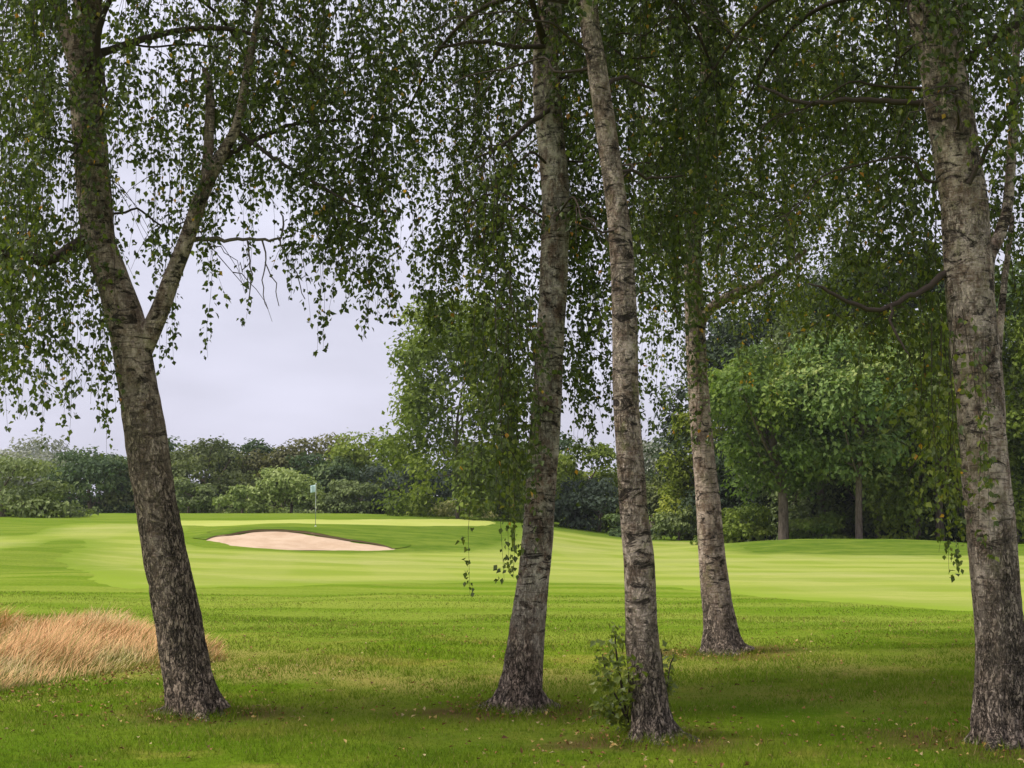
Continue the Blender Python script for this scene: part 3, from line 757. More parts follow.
def birch(label, base, Y0, stems, limbs, curtains, foot, seed, top, crown_r, masses=(), dead=()):
    root = empty("silver_birch", (base[0], base[1], height(base[0], base[1])), label, "birch tree", "silver birches in the foreground")
    org = tuple(root.location)
    mb = MB(); foots = []
    C0 = None
    for k, (pix, lean, nseg) in enumerate(stems):
        C, r = stem_from(pix, Y0, 0)
        if lean is not None: C[:, 1] += np.linspace(lean[0], lean[1], len(C))
        if k == 0:
            C = np.vstack([C, C[-1] + (C[-1] - C[-2]) * 0.5 + [0, 0, 1.2], [top[0] + base[0], top[1] + base[1], top[2]]]); r = np.append(r, [r[-1] * 0.7, r[-1] * 0.2])
            C0 = C
        Q, q = resample(C, r, 0.025 if k == 0 else 0.05)
        D, fa = bark_disp(Q, nseg, org[2], foot, seed + k * 3.3, 1.0 if k == 0 else 0.8)
        n0 = mb.n
        sweep(mb, Q, q, nseg, 0, D)
        f = np.zeros(mb.n - n0); f[:fa.size] = fa.ravel(); foots.append(f)
    rr = np.random.default_rng(int(seed * 77)); r0 = stems[0][0][1][2] * 0.5 * Y0 / F
    for k in range(6):
        a = k * 1.05 + rr.uniform(-.4, .4); L = rr.uniform(0.16, 0.38); bend = rr.normal(0, 0.35); t = np.linspace(0, 1, 9)
        rx = (r0 * 0.45 + L * t); aa = a + bend * t
        X = base[0] + np.cos(aa) * rx; Yr = base[1] + np.sin(aa) * rx
        Z = height(X, Yr) + np.array([0.15, 0.095, 0.050, 0.022, 0.008, -0.002, -0.012, -0.024, -0.04]) + rr.normal(0, 0.004, 9)
        Q, q = resample(np.column_stack([X, Yr, Z]), np.linspace(0.075, 0.022, 9) * (r0 / 0.2), 0.03)
        D, fa = bark_disp(Q, 16, org[2], foot, seed + k, 1.0); n0 = mb.n
        sweep(mb, Q, q, 16, 0, 1 + (D - D.mean()) * 0.8); f = np.ones(mb.n - n0); foots.append(f)
    mb.build("trunk", MAT_BIRCHES[int(np.argmin([np.linalg.norm(base - q) for q in BIRCH_BASES]))], root, org, True, {"foot": np.concatenate(foots)})
    rs = np.random.default_rng(int(seed * 10))
    for pix, lean in limbs:
        C, r = stem_from(pix, Y0, 0); C[:, 1] += np.linspace(lean[0], lean[1], len(C))
        Q, q = resample(C, r, 0.05)
        Q[1:-1] += rs.normal(0, 0.006, (len(Q) - 2, 3))
        m2 = MB(); sweep(m2, Q, q, 8, 0); m2.build("limb", MAT_TWIG, root, org, True)
    for k in range(9):                                  # limbs above the picture that carry the hanging twigs
        z = rs.uniform(5.6, top[2] - 1.0); i = int(np.argmin(np.abs(C0[:, 2] - z))); s = C0[i]
        a = k * 2.4 + rs.uniform(-.4, .4); L = rs.uniform(1.4, 2.4)
        t = np.linspace(0, 1, 6)
        P = np.column_stack([s[0] + np.cos(a) * L * t, s[1] + np.sin(a) * L * t, s[2] + 0.9 * t - 1.2 * t ** 3])
        Q, q = resample(P, np.linspace(0.035, 0.008, 6), 0.12)
        m2 = MB(); sweep(m2, Q, q, 6, 0); m2.build("limb", MAT_TWIG, root, org, True)
    for k in range(8):
        z = rs.uniform(3.9, 5.9); i = int(np.argmin(np.abs(C0[:, 2] - z))); jn = C0[:, 2]
        s0 = np.array([np.interp(z, jn, C0[:, 0]), np.interp(z, jn, C0[:, 1]), z])
        a = k * 2.4 + rs.uniform(-.5, .5); L = rs.uniform(0.9, 1.8); t = np.linspace(0, 1, 7)
        P = np.column_stack([s0[0] + np.cos(a) * L * t, s0[1] + np.sin(a) * L * t, s0[2] + rs.uniform(0.2, 0.9) * t - rs.uniform(0.4, 1.0) * t ** 2.5])
        P[1:] += rs.normal(0, 0.05, (6, 3)); Q, q = resample(P, np.linspace(0.013, 0.003, 7), 0.06)
        m2 = MB(); sweep(m2, Q, q, 5, 0)
        for b in range(5):
            c0 = Q[int(len(Q) * rs.uniform(0.25, 0.95))]; a2 = a + rs.normal(0, 1.0); l2 = rs.uniform(0.3, 0.7)
            tt = np.linspace(0, 1, 6); B = np.column_stack([c0[0] + np.cos(a2) * l2 * tt * .7, c0[1] + np.sin(a2) * l2 * tt * .7, c0[2] + 0.1 * tt - l2 * tt ** 1.8]) + rs.normal(0, 0.012, (6, 3)); B[0] = c0
            sweep(m2, B, np.linspace(0.005, 0.0016, 6), 4, 0)
        m2.build("limb", MAT_TWIG, root, org, True)
    for pts in dead:
        m2 = MB()
        for pix in pts:
            C, r = stem_from(pix, Y0, 0); Q, q = resample(C, r, 0.05); Q[1:-1] += rs.normal(0, 0.008, (len(Q) - 2, 3))
            sweep(m2, Q, q, 5, 0)
        tag(m2.build("bare_branch", MAT_DEAD, root, org, True), "leafless dead branch with dangling twigs")
    cb = MB()
    for c in curtains: curtain(cb, *c)
    for c in masses: sprays(cb, *c)
    shade_leaves(cb, (base[0] + top[0] * 0.7, base[1] + top[1] * 0.7 - 2.0, top[2] * 0.80), crown_r, 5200, 0.085)  # unseen upper leaves, shifted towards the camera to shade the foreground
    cb.build("crown", [MAT_BLEAF, MAT_TWIG], root, org)
    return root

birch("birch forking into two stems beside the tall tan grass, dark furrowed bark", BIRCH_BASES[0], 11.62,
      [([(197, 716, 60), (193, 700, 54), (187, 670, 48), (178, 620, 45), (166, 560, 43), (158, 515, 41), (150, 465, 41), (144, 425, 41), (136, 375, 38), (128, 330, 38), (113, 280, 33), (99, 240, 32), (95, 200, 34), (89, 130, 33), (84, 60, 31), (88, 0, 28)], None, 56),
       ([(141, 352, 22), (148, 338, 21), (160, 312, 19), (174, 275, 17), (188, 240, 16), (202, 200, 15), (219, 164, 12), (239, 126, 10), (250, 68, 8), (262, 10, 7), (268, -60, 5)], (0.0, -0.1), 20),
       ([(82, 80, 20), (74, 60, 18), (60, 25, 16), (50, -10, 14), (36, -80, 10)], (0, 0.3), 18),
       ([(200, 200, 11), (204, 178, 11), (206, 130, 10), (205, 85, 9), (198, 60, 6)], (0, 0.25), 14)],
      [([(92, 235, 14), (76, 250, 12), (55, 264, 11), (22, 258, 9), (-20, 246, 7)], (0, -0.4)),
       ([(88, 95, 10), (103, 82, 9), (106, 50, 7), (118, 28, 5), (133, 8, 4)], (0, -0.5)),
       ([(86, 75, 9), (104, 60, 5), (112, 80, 4), (116, 105, 4), (123, 117, 3), (137, 122, 2)], (-.1, -0.5)),
       ([(123, 117, 3), (112, 140, 3), (92, 175, 2)], (-.4, -.6)),
       ([(222, 160, 6), (262, 130, 5), (300, 112, 4), (345, 105, 3)], (0, 0.5)),
       ([(236, 130, 5), (275, 160, 4), (320, 190, 3), (365, 215, 2)], (0, -0.3))],
      [(-70, 60, 10.6, 12.8, -260, 300, 440, 0.6), (-20, 116, 10.8, 12.4, -240, 350, 446, 0.62), (0, 112, 10.8, 12.2, 150, 370, 446, 0.8), (-70, 75, 10.4, 12.6, -240, 120, 330, 0.75, 0.55), (62, 132, 10.6, 11.2, -240, 100, 235, 0.75, 0.55),
       (108, 200, 11.3, 13.2, -240, 190, 300, 0.42), (150, 172, 11.4, 12.6, 60, 320, 395, 0.55), (176, 240, 11.3, 12.6, 0, 260, 345, 0.45), (190, 300, 11.2, 13.4, -240, 80, 190, 0.8), (225, 330, 11.2, 13.4, -260, 100, 205, 0.85),
       (290, 375, 11.2, 13.0, -240, 170, 280, 0.85), (312, 400, 11.3, 12.4, -140, 250, 345, 0.75), (330, 385, 11.3, 12.2, 100, 310, 346, 0.5), (365, 425, 11.4, 13.0, -240, 170, 290, 0.6), (300, 440, 11.4, 13.6, -240, 60, 170, 0.7)],
      3.1, 1.7, (-2.0, 0.2, 9.5), (3.2, 2.6, 2.4),
      [(-60, 106, 10.8, 12.4, 250, 400, 0.75, 0.5, 1.0, -0.1), (306, 408, 11.3, 12.6, 150, 310, 0.8), (-70, 60, 10.6, 12.8, -240, 300, 0.75, 0.5, 1.0, 0.12), (40, 135, 10.6, 11.3, -240, 190, 0.75), (110, 240, 11.2, 13.2, -240, 200, 0.7, 0.5, 1.0, 0.1), (150, 240, 11.2, 13.2, 100, 290, 0.3), (225, 440, 11.0, 13.4, -240, 120, 1.0, 0.5, 1.0, 0.12), (230, 330, 11.2, 13.4, 40, 190, 1.0, 0.5), (300, 425, 11.2, 13.2, 60, 270, 0.95, 0.45)],
      dead=[[[(192, 240, 6), (215, 240, 4.5), (245, 239, 3.5), (268, 240, 3), (281, 236, 2.5), (284, 222, 2), (280, 212, 1.2)],
             [(247, 239, 2), (250, 258, 1.6), (252, 282, 1.4), (248, 302, .9)], [(262, 240, 2), (266, 262, 1.5), (262, 285, 1.2), (268, 309, .9)],
             [(250, 262, 1.2), (243, 272, 1), (240, 262, .7)], [(280, 237, 2), (287, 258, 1.5), (296, 272, 1.2), (305, 299, .9)], [(265, 262, 1.3), (275, 285, 1.1), (279, 306, .8)], [(285, 255, 1), (298, 247, .8), (304, 268, .6)]]])
birch("pale straight birch leaning right, nearest left of the middle pair", BIRCH_BASES[1], 11.8,
      [([(519, 713, 62), (519, 702, 52), (522, 680, 42), (526, 640, 36), (532, 590, 32), (537, 545, 31), (540, 500, 30), (544, 440, 30), (547, 400, 29), (550, 340, 28), (553, 290, 28), (555, 240, 28), (556, 200, 28), (551, 140, 28), (547, 100, 28), (546, 50, 26), (550, 0, 24)], None, 52)],
      [([(548, 115, 6), (530, 130, 5), (512, 148, 4), (495, 162, 3), (478, 172, 2)], (-0.15, -0.5)),
       ([(545, 50, 6), (515, 52, 5), (480, 48, 4), (440, 55, 3)], (-0.1, -0.2)),
       ([(556, 210, 5), (575, 200, 4), (600, 205, 2)], (0, 0.6))],
      [(425, 560, 12.2, 14.2, -240, 180, 300, 0.65), (398, 440, 12.2, 13.4, -200, 250, 335, 0.6), (440, 540, 12.4, 14.6, -240, 240, 400, 0.85, 0.55), (478, 532, 10.9, 11.8, 60, 400, 520, 0.9, 0.6), (490, 530, 10.9, 11.5, 250, 450, 530, 2.0, 0.5), (502, 526, 11.0, 11.4, 340, 520, 600, 1.2, 0.6),
       (556, 614, 12.4, 13.8, -200, 380, 470, 1.15, 0.3), (562, 600, 12.3, 13.4, -100, 450, 522, 1.0, 0.35), (500, 584, 10.9, 11.4, -240, 10, 135, 0.7, 0.5), (420, 520, 12, 14.4, -240, 100, 260, 0.45)],
      0.95, 4.2, (0.6, 0.3, 10.5), (2.8, 2.6, 2.8),
      [(415, 480, 12.3, 14.4, -240, 280, 0.5, 0.5, 1.0, 0.12), (475, 620, 12.3, 14.4, -240, 260, 1.4), (425, 540, 12.3, 14.4, 200, 350, 0.8, 0.5), (560, 615, 12.4, 13.6, 200, 420, 0.9, 0.35), (480, 590, 10.9, 11.5, -240, 90, 0.8, 0.5), (484, 528, 10.9, 11.5, 330, 500, 0.9, 0.5, 1.0, -0.3)])
birch("slim birch leaning left with a green leafy shoot at its foot", BIRCH_BASES[2], 10.2,
      [([(654, 746, 52), (653, 735, 44), (651, 715, 39), (648, 690, 36), (643, 650, 33), (641, 610, 31), (639, 560, 30), (634, 515, 28), (630, 460, 27), (626, 400, 26), (625, 340, 25), (624, 300, 25), (621, 245, 24), (616, 200, 22), (606, 130, 21), (596, 60, 20), (588, 0, 19)], None, 48)],
      [([(612, 180, 5), (630, 165, 4), (655, 168, 3), (690, 160, 2)], (0, 0.5)), ([(600, 90, 6), (625, 70, 4), (660, 75, 3)], (0, 0.4)), ([(620, 230, 3), (600, 236, 2.2), (575, 232, 1.5)], (0, -0.3))],
      [(600, 690, 10.8, 12.8, -240, 230, 380, 0.8), (640, 682, 11.0, 12.6, -100, 330, 432, 0.65), (560, 720, 10.8, 13.0, -240, 110, 260, 0.8), (572, 625, 9.4, 9.9, -240, -10, 60, 0.6)],
      0.95, 7.9, (-0.9, 0.4, 9.8), (2.6, 2.4, 2.6),
      [(560, 720, 10.8, 13.0, -240, 260, 1.35), (610, 690, 10.8, 12.6, 180, 350, 0.9), (570, 640, 9.4, 9.9, -240, 10, 0.7)])
birch("furthest birch of the foreground, standing behind the slim leaning birch", BIRCH_BASES[3], 16.3,
      [([(724, 655, 56), (722, 646, 45), (720, 625, 34), (716, 595, 29), (711, 545, 26), (708, 500, 24), (703, 450, 22), (699, 400, 21), (696, 350, 20), (695, 320, 20), (693, 250, 17), (700, 190, 16), (704, 135, 16), (707, 60, 14), (706, 0, 13)], None, 40),
       ([(697, 330, 12), (706, 313, 11), (726, 299, 10), (748, 290, 8), (775, 276, 7), (800, 255, 5)], (0, -0.3), 14)],
      [([(702, 200, 6), (740, 190, 5), (780, 195, 3)], (0, 0.3)), ([(700, 160, 5), (668, 150, 4), (640, 160, 3)], (0, -0.2))],
      [(630, 700, 15.2, 19, -60, 250, 340, 0.9, 0.62), (642, 684, 16, 18, 60, 340, 432, 0.8, 0.5), (690, 770, 15.2, 19, -60, 240, 335, 0.8, 0.7), (716, 760, 16.8, 18.4, 100, 300, 400, 0.6, 0.6), (750, 880, 15, 19, -60, 220, 330, 0.9, 0.68), (744, 764, 15.4, 16.2, 210, 390, 462, 0.5, 0.95),
       (678, 714, 15.5, 15.9, 60, 240, 335, 0.75, 0.65), (784, 830, 15.4, 17, 130, 300, 420, 0.5, 0.8), (700, 724, 15.8, 16.0, 330, 400, 470, .22, .6)],
      0.9, 2.9, (-0.2, 0.4, 10.0), (3.4, 3.0, 3.0),
      [(630, 890, 15.2, 19, -60, 270, 1.2, 0.72), (690, 850, 15, 17, 180, 320, 0.9, 0.68), (672, 720, 15.5, 15.9, -60, 310, 0.6, 0.65)])  # raised tints paint the lit look of bright clumps into the leaves
birch("thick birch at the right edge with rough bark and a dark twin stem", BIRCH_BASES[4], 10.05,
      [([(1005, 752, 74), (1003, 738, 64), (1001, 715, 55), (1001, 680, 50), (1000, 640, 48), (996, 590, 47), (993, 555, 47), (988, 500, 47), (984, 450, 46), (980, 400, 45), (974, 345, 45), (970, 300, 46), (967, 250, 47), (964, 200, 46), (956, 150, 46), (948, 100, 46), (940, 50, 43), (928, 0, 40)], None, 64),
       ([(1000, 450, 22), (1002, 420, 22), (1001, 370, 21), (998, 320, 19), (997, 280, 18), (1001, 250, 16), (1012, 233, 13), (1020, 214, 12), (1027, 188, 11), (1034, 100, 9), (1040, -20, 7)], (0.12, 0.45), 22),
       ([(952, 60, 20), (962, 30, 19), (972, -10, 17), (985, -90, 12)], (0, 0.3), 18),
       ([(1013, 430, 9), (1016, 390, 8), (1022, 345, 8), (1030, 280, 7), (1042, 200, 5)], (0.4, 0.6), 12)],
      [([(948, 273, 8), (920, 291, 6), (905, 298, 5.5), (888, 308, 5), (868, 313, 5), (845, 309, 4.5), (822, 296, 3.5), (800, 290, 2)], (0, -0.3)),
       ([(885, 309, 3), (884, 326, 3), (889, 345, 2.5), (898, 360, 1.5)], (-.15, -.3)),
       ([(940, 98, 8), (915, 96, 6.5), (866, 90, 5.5), (811, 90, 4.5), (770, 70, 3)], (0.1, 0.4)),
       ([(962, 65, 8), (985, 48, 7), (1015, 30, 6), (1050, 20, 4)], (-.1, -.4)),
       ([(960, 190, 5), (1000, 110, 4), (1030, 70, 3)], (-.2, -.5))],
      [(720, 840, 10.6, 13.2, -240, 170, 290, 0.7, 0.5), (820, 965, 10.6, 13.2, -240, 190, 320, 0.9, 0.5), (860, 968, 10.8, 12.6, -100, 300, 440, 0.8, 0.55), (905, 968, 10.6, 12.0, 60, 400, 520, 0.75, 0.68), (868, 968, 9.6, 11.0, 300, 480, 592, 0.8, 0.78),
       (1000, 1100, 10.4, 13.2, -240, 160, 380, 0.95), (1018, 1060, 10.4, 12.0, -100, 330, 430, 0.9, 0.6), (896, 1016, 9.2, 9.7, -240, 30, 180, 0.85, 0.5), (940, 1000, 9.3, 9.6, -100, 120, 250, 0.35, 0.7), (990, 1090, 9.6, 12, -240, 60, 180, 0.9)],
      1.5, 5.6, (-0.5, 0.5, 9.8), (2.8, 2.6, 2.6),
      [(715, 965, 10.6, 13.2, -240, 270, 1.25), (820, 968, 10.6, 13, 200, 360, 1.0, 0.55), (890, 968, 10.6, 12, 330, 480, 0.55, 0.68), (985, 1100, 10.4, 13.2, -240, 330, 1.6), (900, 1010, 9.2, 9.7, -240, 130, 0.9, 0.5)])

# leafy shoots at the foot of the slim birch
def shoot(label, px, py, Y, items, nleaf, spread, seed):
    r2 = np.random.default_rng(seed)
    b = at(px, py, Y); root = empty("birch_shoot", (b[0], b[1], height(b[0], b[1])), label, "shrub")
    ms, ml = MB(), MB()
    for pix in items:
        C, r = stem_from(pix, Y, 0); C[:, 1] += np.linspace(0, r2.normal(0, 0.12), len(C)); Q, q = resample(C, r, 0.04)
        sweep(ms, Q, q, 5, 0)
        n = nleaf; k = np.clip((r2.beta(1.6, 1.1, n) * len(Q)).astype(int), 0, len(Q) - 1)
        P = Q[k] + r2.normal(0, spread, (n, 3)); D = r2.normal(0, 0.6, (n, 3)) + [0, 0, -0.35]; N = r2.normal(0, 0.6, (n, 3)) + [0, -0.4, 0.7]
        leaves(ml, P, D, N, r2.uniform(0.04, 0.068, n), r2.uniform(0.034, 0.052, n), np.clip(r2.normal(0.84, 0.1, n), 0, .93), 0, .15)
    ms.build("stem", MAT_TWIG, root, tuple(root.location)); ml.build("foliage", MAT_BLEAF, root, tuple(root.location))
shoot("dense upright green shoot against the left foot of the slim birch", 626, 722, 10.35,
      [[(628, 722, 3), (622, 690, 2.5), (616, 655, 2), (614, 632, 1)], [(628, 722, 3), (618, 700, 2), (608, 680, 2), (603, 655, 1)], [(628, 722, 3), (627, 690, 2), (624, 660, 1)], [(628, 722, 3), (612, 712, 2), (602, 705, 1)]], 100, 0.042, 5)
shoot("thin sparse green shoot at the right side of the slim birch", 664, 712, 10.3,
      [[(664, 712, 3), (668, 685, 2), (672, 665, 1.5), (678, 655, 1)], [(664, 712, 3), (663, 680, 2), (661, 655, 1.2), (660, 648, 1)]], 26, 0.03, 6)

# ------------------------------------------------------------------ flag on the green
def flagstick():
    gx, gy = ground(315.5, 526.5)
    root = empty("golf_flagstick", (gx, gy, height(gx, gy)), "thin golf flagstick with pale aqua flag on the green behind the bunker", "golf flag")
    o = tuple(root.location); k = gy / F
    mb = MB(); sweep(mb, np.array([[gx, gy, o[2] - 0.05], [gx, gy, o[2] + 0.75]]), 0.013, 8); mb.build("lower_pole", MAT_POLE2, root, o, True)
    mb = MB(); sweep(mb, np.array([[gx, gy, o[2] + 0.75], [gx, gy, o[2] + 2.13]]), 0.013, 8); sweep(mb, np.array([[gx, gy, o[2] + 2.13], [gx, gy, o[2] + 2.16]]), 0.026, 8); mb.build("pole", MAT_POLE, root, o, True)
    a, b = np.meshgrid(np.linspace(0, 1, 12), np.linspace(0, 1, 7), indexing='ij')
    X = gx - 0.02 - a * 0.25; Z = o[2] + 2.10 - b * 0.37 - a * 0.06; Yw = gy + 0.035 * np.sin(a * 6 + b) * a
    V = np.stack([X, Yw, Z], -1).reshape(-1, 3)
    i, j = np.meshgrid(np.arange(11), np.arange(6), indexing='ij'); q = (i * 7 + j)
    fq = np.stack([q, q + 1, q + 8, q + 7], -1).reshape(-1, 4)
    mb = MB(); mb.add(V, fq); fl = mb.build("flag", MAT_FLAG, root, o, True)
    s = fl.modifiers.new("solid", 'SOLIDIFY'); s.thickness = 0.004
    mb = MB(); t = np.linspace(0, 2 * np.pi, 13); sweep(mb, np.array([[gx, gy, o[2] - 0.02], [gx, gy, o[2] + 0.022]]), 0.054, 12); mb.build("cup_liner", MAT_POLE, root, o)
flagstick()

# ------------------------------------------------------------------ trees beyond the green
def lobed(mb, c, zb, zt, Rx, Ry, size, od, r2, nl, flat=0.8, shell=0.55, spike=0.06, up=0.75, dome=False):
    H = zt - zb; cz = (zb + zt) / 2
    n = int(od * math.pi * Rx * H / 2 / (0.19 * size * size))
    k = np.arange(nl)
    d = unit(r2.normal(size=(nl, 3))); d[:, 2] = np.where(r2.random(nl) < 0.3, np.abs(d[:, 2]), d[:, 2])
    rr = r2.uniform(0.35, 0.80, nl)
    ctr = np.array([c[0], c[1], cz]) + d * rr[:, None] * np.array([Rx, Ry, H / 2])
    if dome:
        zz = r2.random(nl) * 0.84; aa = r2.uniform(0, 2 * np.pi, nl); q_ = np.sqrt(1 - zz ** 2) * r2.uniform(0.45, 0.92, nl)
        ctr = np.column_stack([c[0] + np.cos(aa) * q_ * Rx, c[1] + np.sin(aa) * q_ * Ry, zb + zz * H])
    lr = r2.uniform(0.24, 0.44, nl) * min(1.0, (34.0 / nl) ** 0.45)
    i = r2.choice(nl, n, p=lr ** 2 / np.sum(lr ** 2))
    q = unit(r2.normal(size=(n, 3))); q[:, 2] = np.where(r2.random(n) < 0.45, np.abs(q[:, 2]), q[:, 2])
    t = shell + (1.05 - shell) * r2.random(n) ** 0.7
    t = np.where(r2.random(n) < spike, t * r2.uniform(1.05, 1.4, n), t)
    # uneven lobes
    fr = 1 + 0.22 * np.sin(q[:, 0] * 5 + i) * np.sin(q[:, 1] * 6 + i * 2) + 0.18 * np.sin(q[:, 2] * 7 + i * 3)
    ext = np.array([Rx, Ry, H / 2 * flat])
    P = ctr[i] + q * (t * fr * lr[i])[:, None] * ext
    ok = P[:, 2] > zb - 0.04 * H; P, q, i = P[ok], q[ok], i[ok]; n = len(P)
    N = q * 0.8 + np.array([0, 0, up]) + r2.normal(0, 0.45, (n, 3))
    D = np.cross(N, r2.normal(size=(n, 3))) + np.array([0, 0, -0.5])
    tint = np.clip(r2.uniform(0.10, 0.85, nl)[i] + r2.normal(0, 0.15, n), 0, 1)
    L = size * r2.uniform(0.7, 1.35, n)
    leaves(mb, P, D, N, L, L * r2.uniform(0.55, 0.85, n), tint, 0, 0.15)
    return ctr

def tree(name, label, cat, px, ytop, wpx, Y, mat, size=0.3, od=3.2, zb=0.12, trunk=0.2, nl=26, group=None, seed=0, limbs=7, ry=1.0, trunk_mat=None, **kw):
    r2 = np.random.default_rng(seed * 13 + 5)
    x = (px - 512) / F * Y; z0 = float(height(x, Y)); zt = at(px, ytop, Y)[2]; Rx = wpx / 2 * Y / F
    root = empty(name, (x, Y, z0), label, cat, group); o = tuple(root.location); H = zt - z0
    mt = MB()
    h1 = z0 + H * (0.72 if zb > 0.1 else 0.55)
    P = np.array([[x, Y, z0 - 0.15], [x + r2.normal(0, .06), Y, z0 + (h1 - z0) * .35], [x + r2.normal(0, .25), Y + r2.normal(0, .2), z0 + (h1 - z0) * .7], [x + r2.normal(0, .5), Y + r2.normal(0, .4), h1]])
    Q, q = resample(P, np.array([trunk * 1.25, trunk, trunk * .75, trunk * .3]), max(0.15, H / 40)); sweep(mt, Q, q, 10, 0)
    if group == 'trees of the woodland on the right': nl = int(nl * 1.9)
    mc = MB()
    kw.setdefault('dome', zb < 0.09)
    ctr = lobed(mc, (x, Y), z0 + H * zb, zt, Rx * 0.95, Rx * 0.95 * ry, size, od, r2, nl, **kw)
    for k in range(limbs):                       # limbs reach into the crown's clumps
        c = ctr[k % len(ctr)]; s = Q[int(len(Q) * r2.uniform(0.35, 0.9)) - 1]
        mid = (s + c) / 2 + np.array([0, 0, -0.08 * H * 0.3])
        L2, l2 = resample(np.array([s, mid, c]), np.array([trunk * .45, trunk * .3, trunk * .1]), 0.4); sweep(mt, L2, l2, 6, 0)
    mt.build("trunk", trunk_mat or MAT_WOOD, root, o, True)
    mc.build("crown", FOL[mat], root, o)
    return root

G1 = "trees of the far tree line"
G2 = "trees of the woodland on the right"
FT = "far_tree"
tree("bushy_tree", "grey green rounded tree at the far left edge, nearest of the tree line", "tree", 4, 456, 151, 88, 'grey', .26, 3.4, .02, .2, 26, G1, 1)
tree("bushy_tree", "small light green bush at the right foot of the leftmost tree", "bush", 48, 492, 46, 87, 'poplar', .22, 3, .0, .06, 12, None, 2, 3)
tree("low_shrub", "low flat green shrub on the crest left of the forked birch", "shrub", 68, 508, 53, 100, 'poplar', .2, 3, .0, .05, 12, None, 3, 2)
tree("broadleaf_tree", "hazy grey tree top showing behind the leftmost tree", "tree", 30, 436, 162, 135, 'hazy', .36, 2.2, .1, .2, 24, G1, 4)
tree("broadleaf_tree", "dark bluish green tree just left of the forked birch's trunk", "tree", 92, 446, 130, 125, 'dark', .34, 3.2, .03, .2, 26, G1, 5)
tree("broadleaf_tree", "grey olive tree directly behind the forked birch's trunk", "tree", 140, 452, 113, 128, 'olive', .34, 3.2, .03, .2, 24, G1, 6)
tree("broadleaf_tree", "broad olive tree with a feathery top, right of the forked birch", "tree", 205, 432, 143, 122, 'olive', .34, 3.4, .03, .22, 30, G1, 7)
tree("broadleaf_tree", "dark round topped tree between the feathery olive tree and a brownish tree", "tree", 240, 434, 89, 126, 'dark', .34, 3.2, .03, .2, 24, G1, 8)
tree("broadleaf_tree", "low brownish tree above the yellow green shrub", "tree", 278, 442, 97, 124, 'brown', .34, 3.2, .03, .2, 24, G1, 9)
tree("broadleaf_tree", "tall brownish olive tree above the flagstick", "tree", 322, 429, 113, 126, 'brown', .34, 3.2, .03, .2, 28, G1, 10)
tree("broadleaf_tree", "dark rounded tree behind the grey green bush, right of the flag", "tree", 330, 452, 103, 118, 'dark', .32, 3.4, .02, .2, 24, G1, 11)
tree("broadleaf_tree", "mid green open crowned tree left of the tall poplar", "tree", 372, 433, 113, 122, 'poplar', .34, 2.8, .05, .2, 26, G1, 12)
tree("broadleaf_tree", "very dark bluish low tree at the left foot of the poplar", "tree", 392, 456, 94, 114, 'navy', .32, 3.6, .0, .2, 22, G1, 13)
tree("shrub", "grey green leafy shrub right behind the forked birch", "shrub", 190, 474, 57, 112, 'grey', .28, 3, .0, .08, 14, None, 14, 3)
tree("shrub", "bright yellow green shrub left of the flagstick", "shrub", 243, 482, 53, 108, 'lime', .28, 3, .0, .08, 14, None, 15, 3)
tree("shrub", "large light green shrub behind the flagstick", "shrub", 292, 463, 87, 110, 'lime', .28, 3.2, .0, .1, 20, None, 16, 4)
tree("shrub", "wide grey green shrub right of the flagstick", "shrub", 356, 479, 76, 108, 'grey', .28, 3.2, .0, .1, 18, None, 17, 4)
tree("shrub", "small grey shrub beside the flagstick's right", "shrub", 322, 496, 46, 107, 'grey', .26, 3, .0, .08, 12, None, 18, 3)
tree("poplar_tree", "tall green poplar with fluttering leaves rising above the tree line left of centre", "tree", 458, 272, 168, 98, 'poplar', .34, 2.6, .0, .13, 80, None, 19, 12, shell=0.25, spike=0.18, dome=True)
tree("shrub", "straw coloured reedy shrub at the foot of the poplar", "shrub", 462, 500, 69, 104, 'reed', .24, 3, .0, .05, 14, None, 20, 3)
tree("shrub", "small light green shrub left of the straw coloured shrub", "shrub", 425, 506, 39, 104, 'poplar', .22, 3, .0, .05, 10, None, 21, 3)
tree("broadleaf_tree", "dark bluish tree behind the poplar's right side", "tree", 468, 440, 148, 118, 'navy', .32, 3.4, .0, .2, 24, G1, 22)
tree("broadleaf_tree", "dark tree behind the pale straight birch's lower trunk", "tree", 528, 428, 124, 112, 'dark', .30, 3.2, .0, .2, 26, G1, 23)
tree("broadleaf_tree", "grey green tree between the pale straight birch and the slim birch", "tree", 585, 438, 113, 106, 'poplar', .30, 3.0, .0, .2, 26, G1, 24)
tree("broadleaf_tree", "bluish low tree at the end of the bank between the middle birches", "tree", 598, 478, 103, 98, 'navy', .27, 3.2, .0, .15, 20, G1, 25)
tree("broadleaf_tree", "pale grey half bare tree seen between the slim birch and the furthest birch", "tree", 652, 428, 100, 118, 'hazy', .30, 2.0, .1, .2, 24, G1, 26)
tree("broadleaf_tree", "dark green tree below the pale half bare tree", "tree", 664, 466, 108, 104, 'olive', .30, 3.2, .0, .2, 22, G1, 27)
tree("shrub", "rounded grey green shrub left of the furthest birch's trunk", "shrub", 678, 500, 76, 90, 'grey', .24, 3.2, .0, .08, 18, None, 28, 3)
tree("shrub", "small dark shrub right of the slim birch's trunk", "shrub", 628, 512, 57, 92, 'dark', .24, 3.2, .0, .08, 14, None, 29, 3)
tree("broadleaf_tree", "yellow green tree directly behind the furthest birch", "tree", 706, 392, 113, 92, 'yellow', .27, 3.0, .08, .18, 28, G2, 30)
tree("sycamore_tree", "bright green sycamore with a bare reddish trunk right of the furthest birch", "tree", 782, 318, 200, 76, 'bright', .27, 2.9, .11, .24, 46, G2, 31, 14, shell=.35)
